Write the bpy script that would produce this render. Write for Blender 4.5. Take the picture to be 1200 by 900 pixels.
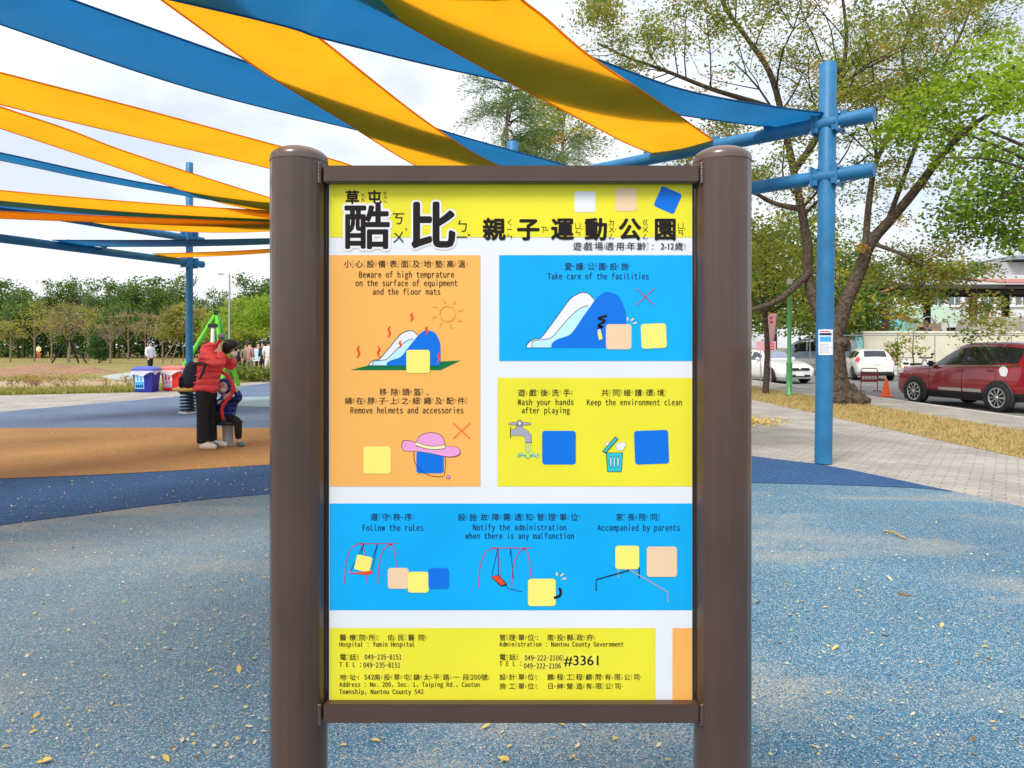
import bpy, bmesh, math, random
import numpy as np
from mathutils import Vector, Matrix
R = math.radians
random.seed(11); rng = np.random.default_rng(7)
for o in list(bpy.data.objects): bpy.data.objects.remove(o)
S = bpy.context.scene
COL = S.collection

# ------------------------------------------------------------------ camera, sky, sun, exposure
F, CX, HY, EYE = 832.0, 600.0, 407.0, 1.4       # lens in photo pixels, centre, horizon row, eye height
cd = bpy.data.cameras.new('camera'); cam = bpy.data.objects.new('camera', cd); COL.objects.link(cam)
cam.location = (0, 0, EYE); cam.rotation_euler = (R(90), 0, 0)
cd.sensor_width = 36; cd.lens = F / 1200 * 36; cd.shift_y = -(450 - HY) / 1200
cd.clip_start = 0.05; cd.clip_end = 3000
S.camera = cam
SUN_EL, SUN_AZ = 52, 215        # azimuth clockwise from +Y: behind the camera, to the left
w = bpy.data.worlds.new('World'); S.world = w; w.use_nodes = True
nt = w.node_tree; nt.nodes.clear()
out = nt.nodes.new('ShaderNodeOutputWorld'); bg = nt.nodes.new('ShaderNodeBackground')
sky = nt.nodes.new('ShaderNodeTexSky'); sky.sky_type = 'NISHITA'; sky.sun_disc = False
sky.sun_elevation = R(SUN_EL); sky.sun_rotation = R(SUN_AZ); sky.air_density = 1; sky.dust_density = 3
tc = nt.nodes.new('ShaderNodeTexCoord'); mp = nt.nodes.new('ShaderNodeMapping'); mp.inputs['Scale'].default_value = (1, 1, 2.2)
nz = nt.nodes.new('ShaderNodeTexNoise'); nz.inputs['Scale'].default_value = 2.6; nz.inputs['Detail'].default_value = 7; nz.inputs['Roughness'].default_value = .55
rp = nt.nodes.new('ShaderNodeValToRGB'); rp.color_ramp.elements[0].position = .40; rp.color_ramp.elements[1].position = .64
rp.color_ramp.elements[0].color = (.5, .5, .5, 1)
mx = nt.nodes.new('ShaderNodeMixRGB'); mx.inputs[2].default_value = (6.9, 7.1, 7.4, 1)
L = nt.links.new
L(tc.outputs['Generated'], mp.inputs['Vector']); L(mp.outputs[0], nz.inputs['Vector']); L(nz.outputs['Fac'], rp.inputs[0])
L(rp.outputs[0], mx.inputs[0]); L(sky.outputs[0], mx.inputs[1]); L(mx.outputs[0], bg.inputs['Color']); bg.inputs['Strength'].default_value = .1
L(bg.outputs[0], out.inputs[0])
sd = bpy.data.lights.new('sun', 'SUN'); sun = bpy.data.objects.new('sun', sd); COL.objects.link(sun)
sd.energy = 1.9; sd.angle = R(19); sd.color = (1, .95, .87)
az, el = R(SUN_AZ), R(SUN_EL)
dirv = Vector((math.sin(az) * math.cos(el), math.cos(az) * math.cos(el), math.sin(el)))
sun.rotation_euler = dirv.to_track_quat('Z', 'Y').to_euler(); sun.location = dirv * 60
S.view_settings.view_transform = 'Standard'; S.view_settings.look = 'None'; S.view_settings.gamma = 1
S.view_settings.use_curve_mapping = False; S.view_settings.exposure = .82

def P(px, py, d):                    # a photo point at a known distance -> where it stands in the world
    return Vector(((px - CX) * d / F, d, EYE + (HY - py) * d / F))
def G(px, py, z=0.0):                # a photo point known to lie on the ground
    d = (EYE - z) * F / (py - HY); return Vector(((px - CX) * d / F, d, z))

# ------------------------------------------------------------------ materials
def mat(name, c, rough=.6, metal=0, spec=.4, var=0, vscale=8, bump=0, bscale=60, coat=0, trans=0, c2=None, alpha=1):
    m = bpy.data.materials.new(name); m.use_nodes = True; n = m.node_tree.nodes; l = m.node_tree.links.new
    b = n['Principled BSDF']; b.inputs['Base Color'].default_value = (*c, 1); b.inputs['Roughness'].default_value = rough
    b.inputs['Metallic'].default_value = metal; b.inputs['Specular IOR Level'].default_value = spec
    if coat: b.inputs['Coat Weight'].default_value = coat; b.inputs['Coat Roughness'].default_value = .06
    if var or c2:
        t = n.new('ShaderNodeTexCoord'); z = n.new('ShaderNodeTexNoise'); z.inputs['Scale'].default_value = vscale; z.inputs['Detail'].default_value = 6
        r = n.new('ShaderNodeValToRGB'); r.color_ramp.elements[0].position = .33; r.color_ramp.elements[1].position = .67
        a = c if c2 else tuple(x * (1 - var) for x in c); e = c2 if c2 else tuple(min(1, x * (1 + var)) for x in c)
        r.color_ramp.elements[0].color = (*a, 1); r.color_ramp.elements[1].color = (*e, 1)
        l(t.outputs['Object'], z.inputs['Vector']); l(z.outputs['Fac'], r.inputs[0]); l(r.outputs[0], b.inputs['Base Color'])
    if bump:
        t = n.new('ShaderNodeTexCoord'); z = n.new('ShaderNodeTexNoise'); z.inputs['Scale'].default_value = bscale; z.inputs['Detail'].default_value = 4
        u = n.new('ShaderNodeBump'); u.inputs['Strength'].default_value = bump; u.inputs['Distance'].default_value = .01
        l(t.outputs['Object'], z.inputs['Vector']); l(z.outputs['Fac'], u.inputs['Height']); l(u.outputs[0], b.inputs['Normal'])
    if trans:
        tr = n.new('ShaderNodeBsdfTranslucent'); ms = n.new('ShaderNodeMixShader'); ms.inputs[0].default_value = trans
        tr.inputs['Color'].default_value = (*[min(1, x * 1.25) for x in c], 1)
        if var or c2: l(r.outputs[0], tr.inputs['Color'])
        l(b.outputs[0], ms.inputs[1]); l(tr.outputs[0], ms.inputs[2]); l(ms.outputs[0], n['Material Output'].inputs[0])
    return m

def streaked(m):                                    # drawn-tube streaks running up the steel
    n = m.node_tree.nodes; l = m.node_tree.links.new; b = n['Principled BSDF']; t = n.new('ShaderNodeTexCoord'); mp_ = n.new('ShaderNodeMapping'); mp_.inputs['Scale'].default_value = (55, 55, .7)
    z = n.new('ShaderNodeTexNoise'); z.inputs['Scale'].default_value = 1; z.inputs['Detail'].default_value = 4; l(t.outputs['Object'], mp_.inputs[0]); l(mp_.outputs[0], z.inputs['Vector'])
    r = n.new('ShaderNodeMapRange'); r.inputs['To Min'].default_value = .22; r.inputs['To Max'].default_value = .52; l(z.outputs['Fac'], r.inputs['Value']); l(r.outputs[0], b.inputs['Roughness'])
    u = n.new('ShaderNodeBump'); u.inputs['Strength'].default_value = .55; u.inputs['Distance'].default_value = .004; l(z.outputs['Fac'], u.inputs['Height']); l(u.outputs[0], b.inputs['Normal']); l(u.outputs[0], b.inputs['Coat Normal'])
    w_ = n.new('ShaderNodeTexNoise'); w_.inputs['Scale'].default_value = 70; w_.inputs['Detail'].default_value = 2; l(t.outputs['Object'], w_.inputs['Vector'])
    k = n.new('ShaderNodeValToRGB'); k.color_ramp.elements[0].position = .79; k.color_ramp.elements[1].position = .81; l(w_.outputs['Fac'], k.inputs[0])
    old = b.inputs['Base Color'].links[0].from_socket; mm = n.new('ShaderNodeMixRGB'); mm.inputs[2].default_value = (.22, .17, .14, 1); l(k.outputs[0], mm.inputs[0]); l(old, mm.inputs[1]); l(mm.outputs[0], b.inputs['Base Color'])
    return m

def rubber(name, base, light, dark, fleck, fleckamt=.08, sand=0.0):
    m = bpy.data.materials.new(name); m.use_nodes = True; n = m.node_tree.nodes; l = m.node_tree.links.new; b = n['Principled BSDF']
    b.inputs['Roughness'].default_value = .85; b.inputs['Specular IOR Level'].default_value = .25
    g = n.new('ShaderNodeNewGeometry')
    v = n.new('ShaderNodeTexVoronoi'); v.inputs['Scale'].default_value = 230; l(g.outputs['Position'], v.inputs['Vector'])
    sp = n.new('ShaderNodeSeparateColor'); l(v.outputs['Color'], sp.inputs[0])
    r = n.new('ShaderNodeValToRGB'); r.color_ramp.interpolation = 'CONSTANT'; e = r.color_ramp.elements
    e[0].position = 0; e[0].color = (*dark, 1); e[1].position = .22; e[1].color = (*base, 1)
    x = e.new(.72); x.color = (*light, 1); x = e.new(1 - fleckamt); x.color = (*fleck, 1)
    l(sp.outputs[0], r.inputs[0])
    z = n.new('ShaderNodeTexNoise'); z.inputs['Scale'].default_value = .7; z.inputs['Detail'].default_value = 8; z.inputs['Roughness'].default_value = .62
    l(g.outputs['Position'], z.inputs['Vector'])
    hv = n.new('ShaderNodeMixRGB'); hv.blend_type = 'MULTIPLY'; hv.inputs[0].default_value = .55
    rr = n.new('ShaderNodeValToRGB'); rr.color_ramp.elements[0].position = .35; rr.color_ramp.elements[0].color = (.66, .68, .7, 1)
    rr.color_ramp.elements[1].position = .7; rr.color_ramp.elements[1].color = (1.15, 1.12, 1.06, 1)
    l(z.outputs['Fac'], rr.inputs[0]); l(r.outputs[0], hv.inputs[1]); l(rr.outputs[0], hv.inputs[2])
    last = hv.outputs[0]
    if sand:                                     # sand tracked into the surface, in drifting streaks
        mpp = n.new('ShaderNodeMapping'); mpp.inputs['Scale'].default_value = (.55, 1.5, 1); mpp.inputs['Rotation'].default_value = (0, 0, R(28))
        l(g.outputs['Position'], mpp.inputs[0])
        z2 = n.new('ShaderNodeTexNoise'); z2.inputs['Scale'].default_value = .9; z2.inputs['Detail'].default_value = 5; l(mpp.outputs[0], z2.inputs['Vector'])
        r2 = n.new('ShaderNodeValToRGB'); r2.color_ramp.elements[0].position = .50; r2.color_ramp.elements[1].position = .68
        r2.color_ramp.elements[1].color = (sand, sand, sand, 1); l(z2.outputs['Fac'], r2.inputs[0])
        ml = n.new('ShaderNodeMath'); ml.operation = 'MULTIPLY'; l(r2.outputs[0], ml.inputs[0])
        gt = n.new('ShaderNodeMath'); gt.operation = 'GREATER_THAN'; gt.inputs[1].default_value = .45; l(sp.outputs[1], gt.inputs[0]); l(gt.outputs[0], ml.inputs[1])
        m2 = n.new('ShaderNodeMixRGB'); m2.inputs[2].default_value = (.5, .42, .29, 1); l(ml.outputs[0], m2.inputs[0]); l(last, m2.inputs[1]); last = m2.outputs[0]
        sx = n.new('ShaderNodeSeparateXYZ'); l(g.outputs['Position'], sx.inputs[0])          # grey dust walked in from the left side
        mr = n.new('ShaderNodeMapRange'); mr.inputs['From Min'].default_value = .3; mr.inputs['From Max'].default_value = -2.2; mr.inputs['To Min'].default_value = .0; mr.inputs['To Max'].default_value = .5; l(sx.outputs[0], mr.inputs['Value'])
        mu = n.new('ShaderNodeMath'); mu.operation = 'MULTIPLY'; l(mr.outputs[0], mu.inputs[0]); l(z.outputs['Fac'], mu.inputs[1])
        m3 = n.new('ShaderNodeMixRGB'); m3.inputs[2].default_value = (.30, .31, .29, 1); l(mu.outputs[0], m3.inputs[0]); l(last, m3.inputs[1]); last = m3.outputs[0]
    l(last, b.inputs['Base Color'])
    u = n.new('ShaderNodeBump'); u.inputs['Strength'].default_value = .35; u.inputs['Distance'].default_value = .003
    l(v.outputs['Distance'], u.inputs['Height']); l(u.outputs[0], b.inputs['Normal'])
    return m

def ground_mix(name, cols, scale, detail=8, fine=60, bump=.4):
    m = bpy.data.materials.new(name); m.use_nodes = True; n = m.node_tree.nodes; l = m.node_tree.links.new; b = n['Principled BSDF']
    b.inputs['Roughness'].default_value = .95; b.inputs['Specular IOR Level'].default_value = .1
    g = n.new('ShaderNodeNewGeometry'); z = n.new('ShaderNodeTexNoise'); z.inputs['Scale'].default_value = scale; z.inputs['Detail'].default_value = detail; z.inputs['Roughness'].default_value = .65
    l(g.outputs['Position'], z.inputs['Vector']); r = n.new('ShaderNodeValToRGB'); e = r.color_ramp.elements
    k = len(cols); e[0].position = .3; e[0].color = (*cols[0], 1); e[1].position = .7; e[1].color = (*cols[-1], 1)
    for i in range(1, k - 1): x = e.new(.3 + .4 * i / (k - 1)); x.color = (*cols[i], 1)
    l(z.outputs['Fac'], r.inputs[0])
    f = n.new('ShaderNodeTexNoise'); f.inputs['Scale'].default_value = fine; f.inputs['Detail'].default_value = 3; l(g.outputs['Position'], f.inputs['Vector'])
    rr = n.new('ShaderNodeValToRGB'); rr.color_ramp.elements[0].position = .3; rr.color_ramp.elements[0].color = (.6, .6, .6, 1); rr.color_ramp.elements[1].position = .7; rr.color_ramp.elements[1].color = (1.3, 1.3, 1.3, 1)
    l(f.outputs['Fac'], rr.inputs[0]); mm = n.new('ShaderNodeMixRGB'); mm.blend_type = 'MULTIPLY'; mm.inputs[0].default_value = .8
    l(r.outputs[0], mm.inputs[1]); l(rr.outputs[0], mm.inputs[2]); l(mm.outputs[0], b.inputs['Base Color'])
    u = n.new('ShaderNodeBump'); u.inputs['Strength'].default_value = bump; u.inputs['Distance'].default_value = .02; l(f.outputs['Fac'], u.inputs['Height']); l(u.outputs[0], b.inputs['Normal'])
    return m

def paver(name, c1, c2, mortar, w, h, rot=0):
    m = bpy.data.materials.new(name); m.use_nodes = True; n = m.node_tree.nodes; l = m.node_tree.links.new; b = n['Principled BSDF']
    b.inputs['Roughness'].default_value = .85
    g = n.new('ShaderNodeNewGeometry'); mpp = n.new('ShaderNodeMapping'); mpp.inputs['Rotation'].default_value = (0, 0, rot); l(g.outputs['Position'], mpp.inputs[0])
    wv = n.new('ShaderNodeTexNoise'); wv.inputs['Scale'].default_value = 9; l(g.outputs['Position'], wv.inputs['Vector'])
    ad = n.new('ShaderNodeMixRGB'); ad.blend_type = 'ADD'; ad.inputs[0].default_value = .05; l(mpp.outputs[0], ad.inputs[1]); l(wv.outputs['Color'], ad.inputs[2])
    k = n.new('ShaderNodeTexBrick'); k.inputs['Scale'].default_value = 1; k.inputs['Brick Width'].default_value = w; k.inputs['Row Height'].default_value = h
    k.inputs['Mortar Size'].default_value = .007; k.inputs['Color1'].default_value = (*c1, 1); k.inputs['Color2'].default_value = (*c2, 1); k.inputs['Mortar'].default_value = (*mortar, 1)
    l(ad.outputs[0], k.inputs['Vector'])
    z = n.new('ShaderNodeTexNoise'); z.inputs['Scale'].default_value = 1.1; z.inputs['Detail'].default_value = 8; l(g.outputs['Position'], z.inputs['Vector'])
    rr = n.new('ShaderNodeValToRGB'); rr.color_ramp.elements[0].position = .3; rr.color_ramp.elements[0].color = (.7, .68, .66, 1); rr.color_ramp.elements[1].position = .7; rr.color_ramp.elements[1].color = (1.1, 1.08, 1.04, 1)
    l(z.outputs['Fac'], rr.inputs[0]); mm = n.new('ShaderNodeMixRGB'); mm.blend_type = 'MULTIPLY'; mm.inputs[0].default_value = 1
    l(k.outputs['Color'], mm.inputs[1]); l(rr.outputs[0], mm.inputs[2]); l(mm.outputs[0], b.inputs['Base Color'])
    u = n.new('ShaderNodeBump'); u.inputs['Strength'].default_value = .6; u.inputs['Distance'].default_value = .006; u.invert = True
    l(k.outputs['Fac'], u.inputs['Height']); l(u.outputs[0], b.inputs['Normal'])
    return m

M = {}
M['brown'] = mat('brown_paint', (.072, .038, .026), .34, spec=.45, var=.14, vscale=5, coat=.45)
M['brown_rail'] = mat('brown_rail_paint', (.070, .040, .030), .42, spec=.4, var=.1, vscale=6, coat=.15)
streaked(M['brown'])
M['dome'] = mat('brown_cap_paint', (.11,.068,.052), .33, spec=.5, coat=.5)
M['white_vinyl'] = mat('white_vinyl', (.73, .75, .785), .38, spec=.2, var=.03, vscale=3)
M['s_yellow'] = mat('sign_yellow', (.77, .70, .04), .4, spec=.14, var=.04, vscale=5)
M['s_orange'] = mat('sign_orange', (.86, .43, .11), .4, spec=.14, var=.03, vscale=5)
M['s_cyan'] = mat('sign_cyan', (.006, .38, .80), .38, spec=.14, var=.06, vscale=4)
M['s_blue'] = mat('sign_blue', (.006, .16, .68), .4, spec=.14)
M['s_pale'] = mat('sign_pale_yellow', (.87, .77, .18), .4, spec=.14)
M['s_peach'] = mat('sign_peach', (.80, .57, .37), .4, spec=.14)
M['s_white'] = mat('sign_white', (.76, .76, .78), .4, spec=.14)
M['s_ice'] = mat('sign_ice', (.48, .78, .92), .4, spec=.14)
M['s_ink'] = mat('sign_ink', (.016, .012, .012), .5, spec=.14)
M['s_navy'] = mat('sign_navy', (.012, .03, .10), .5, spec=.14)
M['s_red'] = mat('sign_red', (.80, .07, .02), .4, spec=.14)
M['s_green'] = mat('sign_green', (.005, .16, .045), .4, spec=.14)
M['s_pink'] = mat('sign_pink', (.78, .33, .62), .4, spec=.14)
M['s_cream'] = mat('sign_cream', (.85, .80, .42), .4, spec=.14)
M['s_grey'] = mat('sign_grey', (.36, .36, .42), .4, spec=.14)
M['s_teal'] = mat('sign_teal', (.03, .50, .55), .4, spec=.14)
M['s_ray'] = mat('sign_ray', (.83, .36, .05), .4, spec=.14)
M['s_crim'] = mat('sign_crimson', (.5, .05, .12), .4, spec=.14)
M['s_label'] = mat('sign_patch', (.80, .72, .07), .35, spec=.14)
M['black'] = mat('black', (.012, .012, .013), .5)
M['gap_shade'] = mat('black_gap_shade', (.01, .01, .01), .7)  # black for the shadowed gap beside the sign panel
M['steel'] = mat('galvanised_steel', (.45, .46, .47), .4, metal=.8, var=.1, vscale=20)
M['bluepole'] = mat('sky_blue_paint', (.022, .165, .35), .5, spec=.35, var=.14, vscale=5)
M['sail_o'] = mat('orange_shade_cloth', (.93, .42, .012), .75, spec=.15, var=.08, vscale=1.2, trans=.62, bump=.35, bscale=5)
M['sail_b'] = mat('blue_shade_cloth', (.010, .155, .37), .5, spec=.5, var=.12, vscale=1.0, trans=.58, bump=.35, bscale=5)
M['rub_light'] = rubber('rubber_light_blue', (.075, .20, .315), (.15, .30, .40), (.02, .08, .165), (.52, .52, .45), .11, sand=.8)
M['rub_dark'] = rubber('rubber_royal_blue', (.020, .082, .215), (.032, .115, .28), (.012, .05, .145), (.34, .36, .38), .03)
M['rub_ochre'] = rubber('rubber_ochre', (.36, .19, .062), (.44, .25, .095), (.24, .115, .035), (.48, .36, .2), .06)
M['rub_slate'] = rubber('rubber_slate_blue', (.115, .17, .28), (.16, .22, .33), (.07, .11, .20), (.36, .38, .40), .05)
M['rub_teal'] = rubber('rubber_grey_teal', (.25, .35, .38), (.30, .40, .42), (.2, .29, .32), (.5, .5, .46), .05)
M['paver'] = paver('grey_pavers', (.44, .415, .385), (.36, .34, .315), (.25, .23, .21), .22, .11, R(35))
M['walk'] = paver('walkway_slabs', (.36, .34, .31), (.32, .30, .275), (.22, .2, .18), .4, .3)
M['kerb'] = mat('kerb_concrete', (.44, .42, .39), .85, var=.15, vscale=3, bump=.2)
M['asphalt'] = ground_mix('asphalt', [(.15, .148, .145), (.20, .197, .19), (.23, .225, .215)], .6, fine=90, bump=.15)
M['lane'] = mat('road_paint', (.72, .71, .68), .7, var=.12, vscale=6)
M['drygrass'] = ground_mix('dry_lawn', [(.22, .15, .05), (.36, .25, .09), (.46, .34, .15), (.28, .23, .07)], 2.4, fine=45)
M['field'] = ground_mix('dry_field', [(.24, .17, .075), (.32, .245, .10), (.22, .21, .07), (.30, .24, .11)], .16, fine=9)
M['dirt'] = ground_mix('bare_dirt', [(.34, .25, .16), (.42, .32, .21), (.37, .27, .17)], .5, fine=14)
M['mound'] = ground_mix('leafy_dirt', [(.26, .14, .08), (.34, .2, .13), (.22, .15, .06)], .5, fine=8)
M['verge'] = ground_mix('green_verge', [(.13, .15, .03), (.22, .21, .06), (.16, .19, .045)], .7, fine=18)
M['track'] = mat('grey_path', (.36, .42, .43), .9, var=.06)
M['terrain'] = ground_mix('far_ground', [(.2, .18, .09), (.26, .22, .1)], .05, fine=2)
M['bark'] = mat('bark', (.085, .064, .048), .95, spec=.1, var=.5, vscale=14, bump=.9, bscale=34)
M['bark_pale'] = mat('pale_bark', (.24, .185, .14), .95, spec=.1, var=.3, vscale=9)
M['twig'] = mat('dark_twigs', (.06, .042, .033), .95, spec=.1)
def leafm(n, c, t=.55): return mat(n, c, .55, spec=.3, trans=t)
M['lf_olive'] = leafm('leaf_olive', (.22, .255, .045)); M['lf_mid'] = leafm('leaf_mid_green', (.125, .225, .036))
M['lf_yell'] = leafm('leaf_yellow_green', (.40, .38, .05)); M['lf_rust'] = leafm('leaf_rust', (.50, .26, .045))
M['lf_bright'] = leafm('leaf_bright_green', (.36, .48, .03), .55); M['lf_fresh'] = leafm('leaf_fresh_green', (.21, .37, .028), .5)
M['lf_dark'] = leafm('leaf_dark_green', (.055, .125, .03), .3); M['lf_deep'] = leafm('leaf_deep_green', (.08, .16, .042), .35)
M['lf_lime'] = leafm('leaf_lime', (.30, .42, .04), .5); M['lf_tan'] = leafm('leaf_tan', (.36, .28, .14), .4); M['lf_feather'] = leafm('leaf_feathery', (.18, .26, .10), .4)
M['straw'] = mat('straw', (.55, .41, .17), .9, trans=.3); M['blade'] = mat('grass_blade', (.16, .2, .04), .8, trans=.4)
M['leaf_y'] = mat('fallen_yellow', (.62, .46, .13), .7, var=.25, vscale=30); M['leaf_c'] = mat('fallen_cream', (.62, .55, .38), .7); M['leaf_b'] = mat('fallen_brown', (.2, .11, .05), .8)
def ridged(m, scale, strength, noise=0):           # quilting bands or cloth creases as surface relief
    n = m.node_tree.nodes; l = m.node_tree.links.new; t = n.new('ShaderNodeTexCoord')
    if noise: x = n.new('ShaderNodeTexNoise'); x.inputs['Scale'].default_value = scale; x.inputs['Detail'].default_value = 3; x.inputs['Distortion'].default_value = 1.2
    else: x = n.new('ShaderNodeTexWave'); x.bands_direction = 'Z'; x.inputs['Scale'].default_value = scale; x.inputs['Distortion'].default_value = 2.2; x.inputs['Detail'].default_value = 2
    u = n.new('ShaderNodeBump'); u.inputs['Strength'].default_value = strength; u.inputs['Distance'].default_value = .03
    l(t.outputs['Object'], x.inputs[0]); l(x.outputs['Fac'], u.inputs['Height']); l(u.outputs[0], n['Principled BSDF'].inputs['Normal']); return m
M['skin'] = mat('skin', (.60, .36, .25), .5); M['hair'] = mat('black_hair', (.012, .01, .009), .45); M['red_jkt'] = mat('red_puffer', (.86, .075, .08), .5, var=.08, vscale=9)
M['navy'] = mat('navy_cloth', (.012, .016, .035), .75); M['royal'] = mat('royal_blue_cloth', (.010, .035, .21), .55, var=.15, vscale=12); M['trouser'] = mat('black_trousers', (.010, .010, .012), .8)
M['shoe'] = mat('cream_shoe', (.70, .65, .57), .6); M['shoe_t'] = mat('teal_shoe', (.05, .16, .2), .6); M['mask'] = mat('pale_mask', (.75, .62, .56), .7)
M['whitecloth'] = mat('white_cloth', (.74, .75, .80), .8); M['greycloth'] = mat('grey_blue_cloth', (.17, .22, .32), .8); M['olivecloth'] = mat('olive_cloth', (.2, .18, .13), .8); M['pinkcloth'] = mat('pink_cloth', (.36, .20, .19), .8)
ridged(M['red_jkt'], 3.6, .55); ridged(M['royal'], 4.5, .8); ridged(M['trouser'], 9, .9, 1); ridged(M['whitecloth'], 10, .8, 1); ridged(M['navy'], 10, .6, 1)
M['bin_b'] = mat('blue_bin', (.012, .022, .26), .4, var=.08); M['bin_bl'] = mat('blue_lid', (.10, .12, .48), .4); M['bin_r'] = mat('red_bin', (.72, .03, .02), .4, var=.08); M['bin_rl'] = mat('red_lid', (.78, .17, .15), .4)
M['bag'] = mat('white_liner', (.80, .77, .82), .35, trans=.3); M['lab_b'] = mat('label_blue', (.5, .78, .93), .5); M['lab_b2'] = mat('label_mid_blue', (.05, .38, .75), .5); M['lab_p'] = mat('label_pink', (.86, .42, .55), .5); M['lab_w'] = mat('label_white', (.85, .85, .87), .5)
M['seat_y'] = mat('yellow_seat', (.72, .42, .08), .5); M['redpaint'] = mat('red_paint', (.66, .02, .02), .35, coat=.3); M['greyball'] = mat('grey_ball', (.22, .2, .2), .4); M['pedestal'] = mat('grey_pedestal', (.34, .34, .34), .5)
M['lime'] = mat('lime_paint', (.13, .55, .03), .4, coat=.2); M['green'] = mat('green_paint', (.06, .29, .10), .4, coat=.2, var=.15, vscale=6)
M['cone'] = mat('orange_cone', (.86, .13, .02), .5); M['board'] = mat('maroon_board', (.20, .012, .018), .5); M['banner'] = mat('pink_banner', (.86, .50, .56), .7, trans=.2)
M['maroon'] = mat('maroon_car_paint', (.27, .006, .018), .2, spec=.5, coat=1, var=.05); M['whitecar'] = mat('white_car_paint', (.80, .80, .79), .22, spec=.5, coat=.8)
M['vancol'] = mat('grey_blue_van', (.25, .30, .39), .3, coat=.6); M['glass'] = mat('dark_glass', (.014, .018, .022), .05, spec=.8, coat=.5)
M['screen'] = mat('windscreen', (.20, .24, .33), .06, spec=.8, coat=.5); M['tyre'] = mat('tyre', (.016, .016, .017), .85); M['trim'] = mat('black_trim', (.018, .018, .02), .55)
M['alloy'] = mat('alloy', (.62, .62, .63), .28, metal=.85); M['tail'] = mat('tail_light', (.70, .03, .03), .2, coat=1); M['head'] = mat('head_light', (.72, .74, .76), .1, coat=1); M['chrome'] = mat('chrome', (.75, .75, .76), .15, metal=1)
M['wall'] = mat('cream_wall', (.70, .66, .53), .9, var=.08, vscale=1.5, bump=.1); M['wallcap'] = mat('wall_coping', (.76, .73, .63), .85, var=.06)
M['timber'] = mat('brown_steel', (.13, .068, .062), .6, var=.2, vscale=3); M['darkbeam'] = mat('dark_beam', (.035, .03, .03), .7); M['tileroof'] = mat('terracotta_roof', (.40, .17, .14), .8, var=.12, vscale=4)
M['mintroof'] = mat('mint_roof', (.50, .66, .54), .6, var=.1, vscale=.6); M['greyroof'] = mat('grey_roof', (.43, .43, .44), .7, var=.15, vscale=.5); M['turq'] = mat('turquoise_wall', (.22, .60, .72), .8, var=.05)
M['conc'] = mat('weathered_concrete', (.40, .39, .36), .9, var=.3, vscale=.9); M['farwall'] = mat('far_wall', (.60, .62, .66), .9, var=.05); M['farglass'] = mat('far_window', (.14, .19, .22), .25)
M['paper'] = mat('paper', (.80, .82, .86), .5); M['moto'] = mat('scooter_plastic', (.55, .55, .56), .35, coat=.4)

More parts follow.
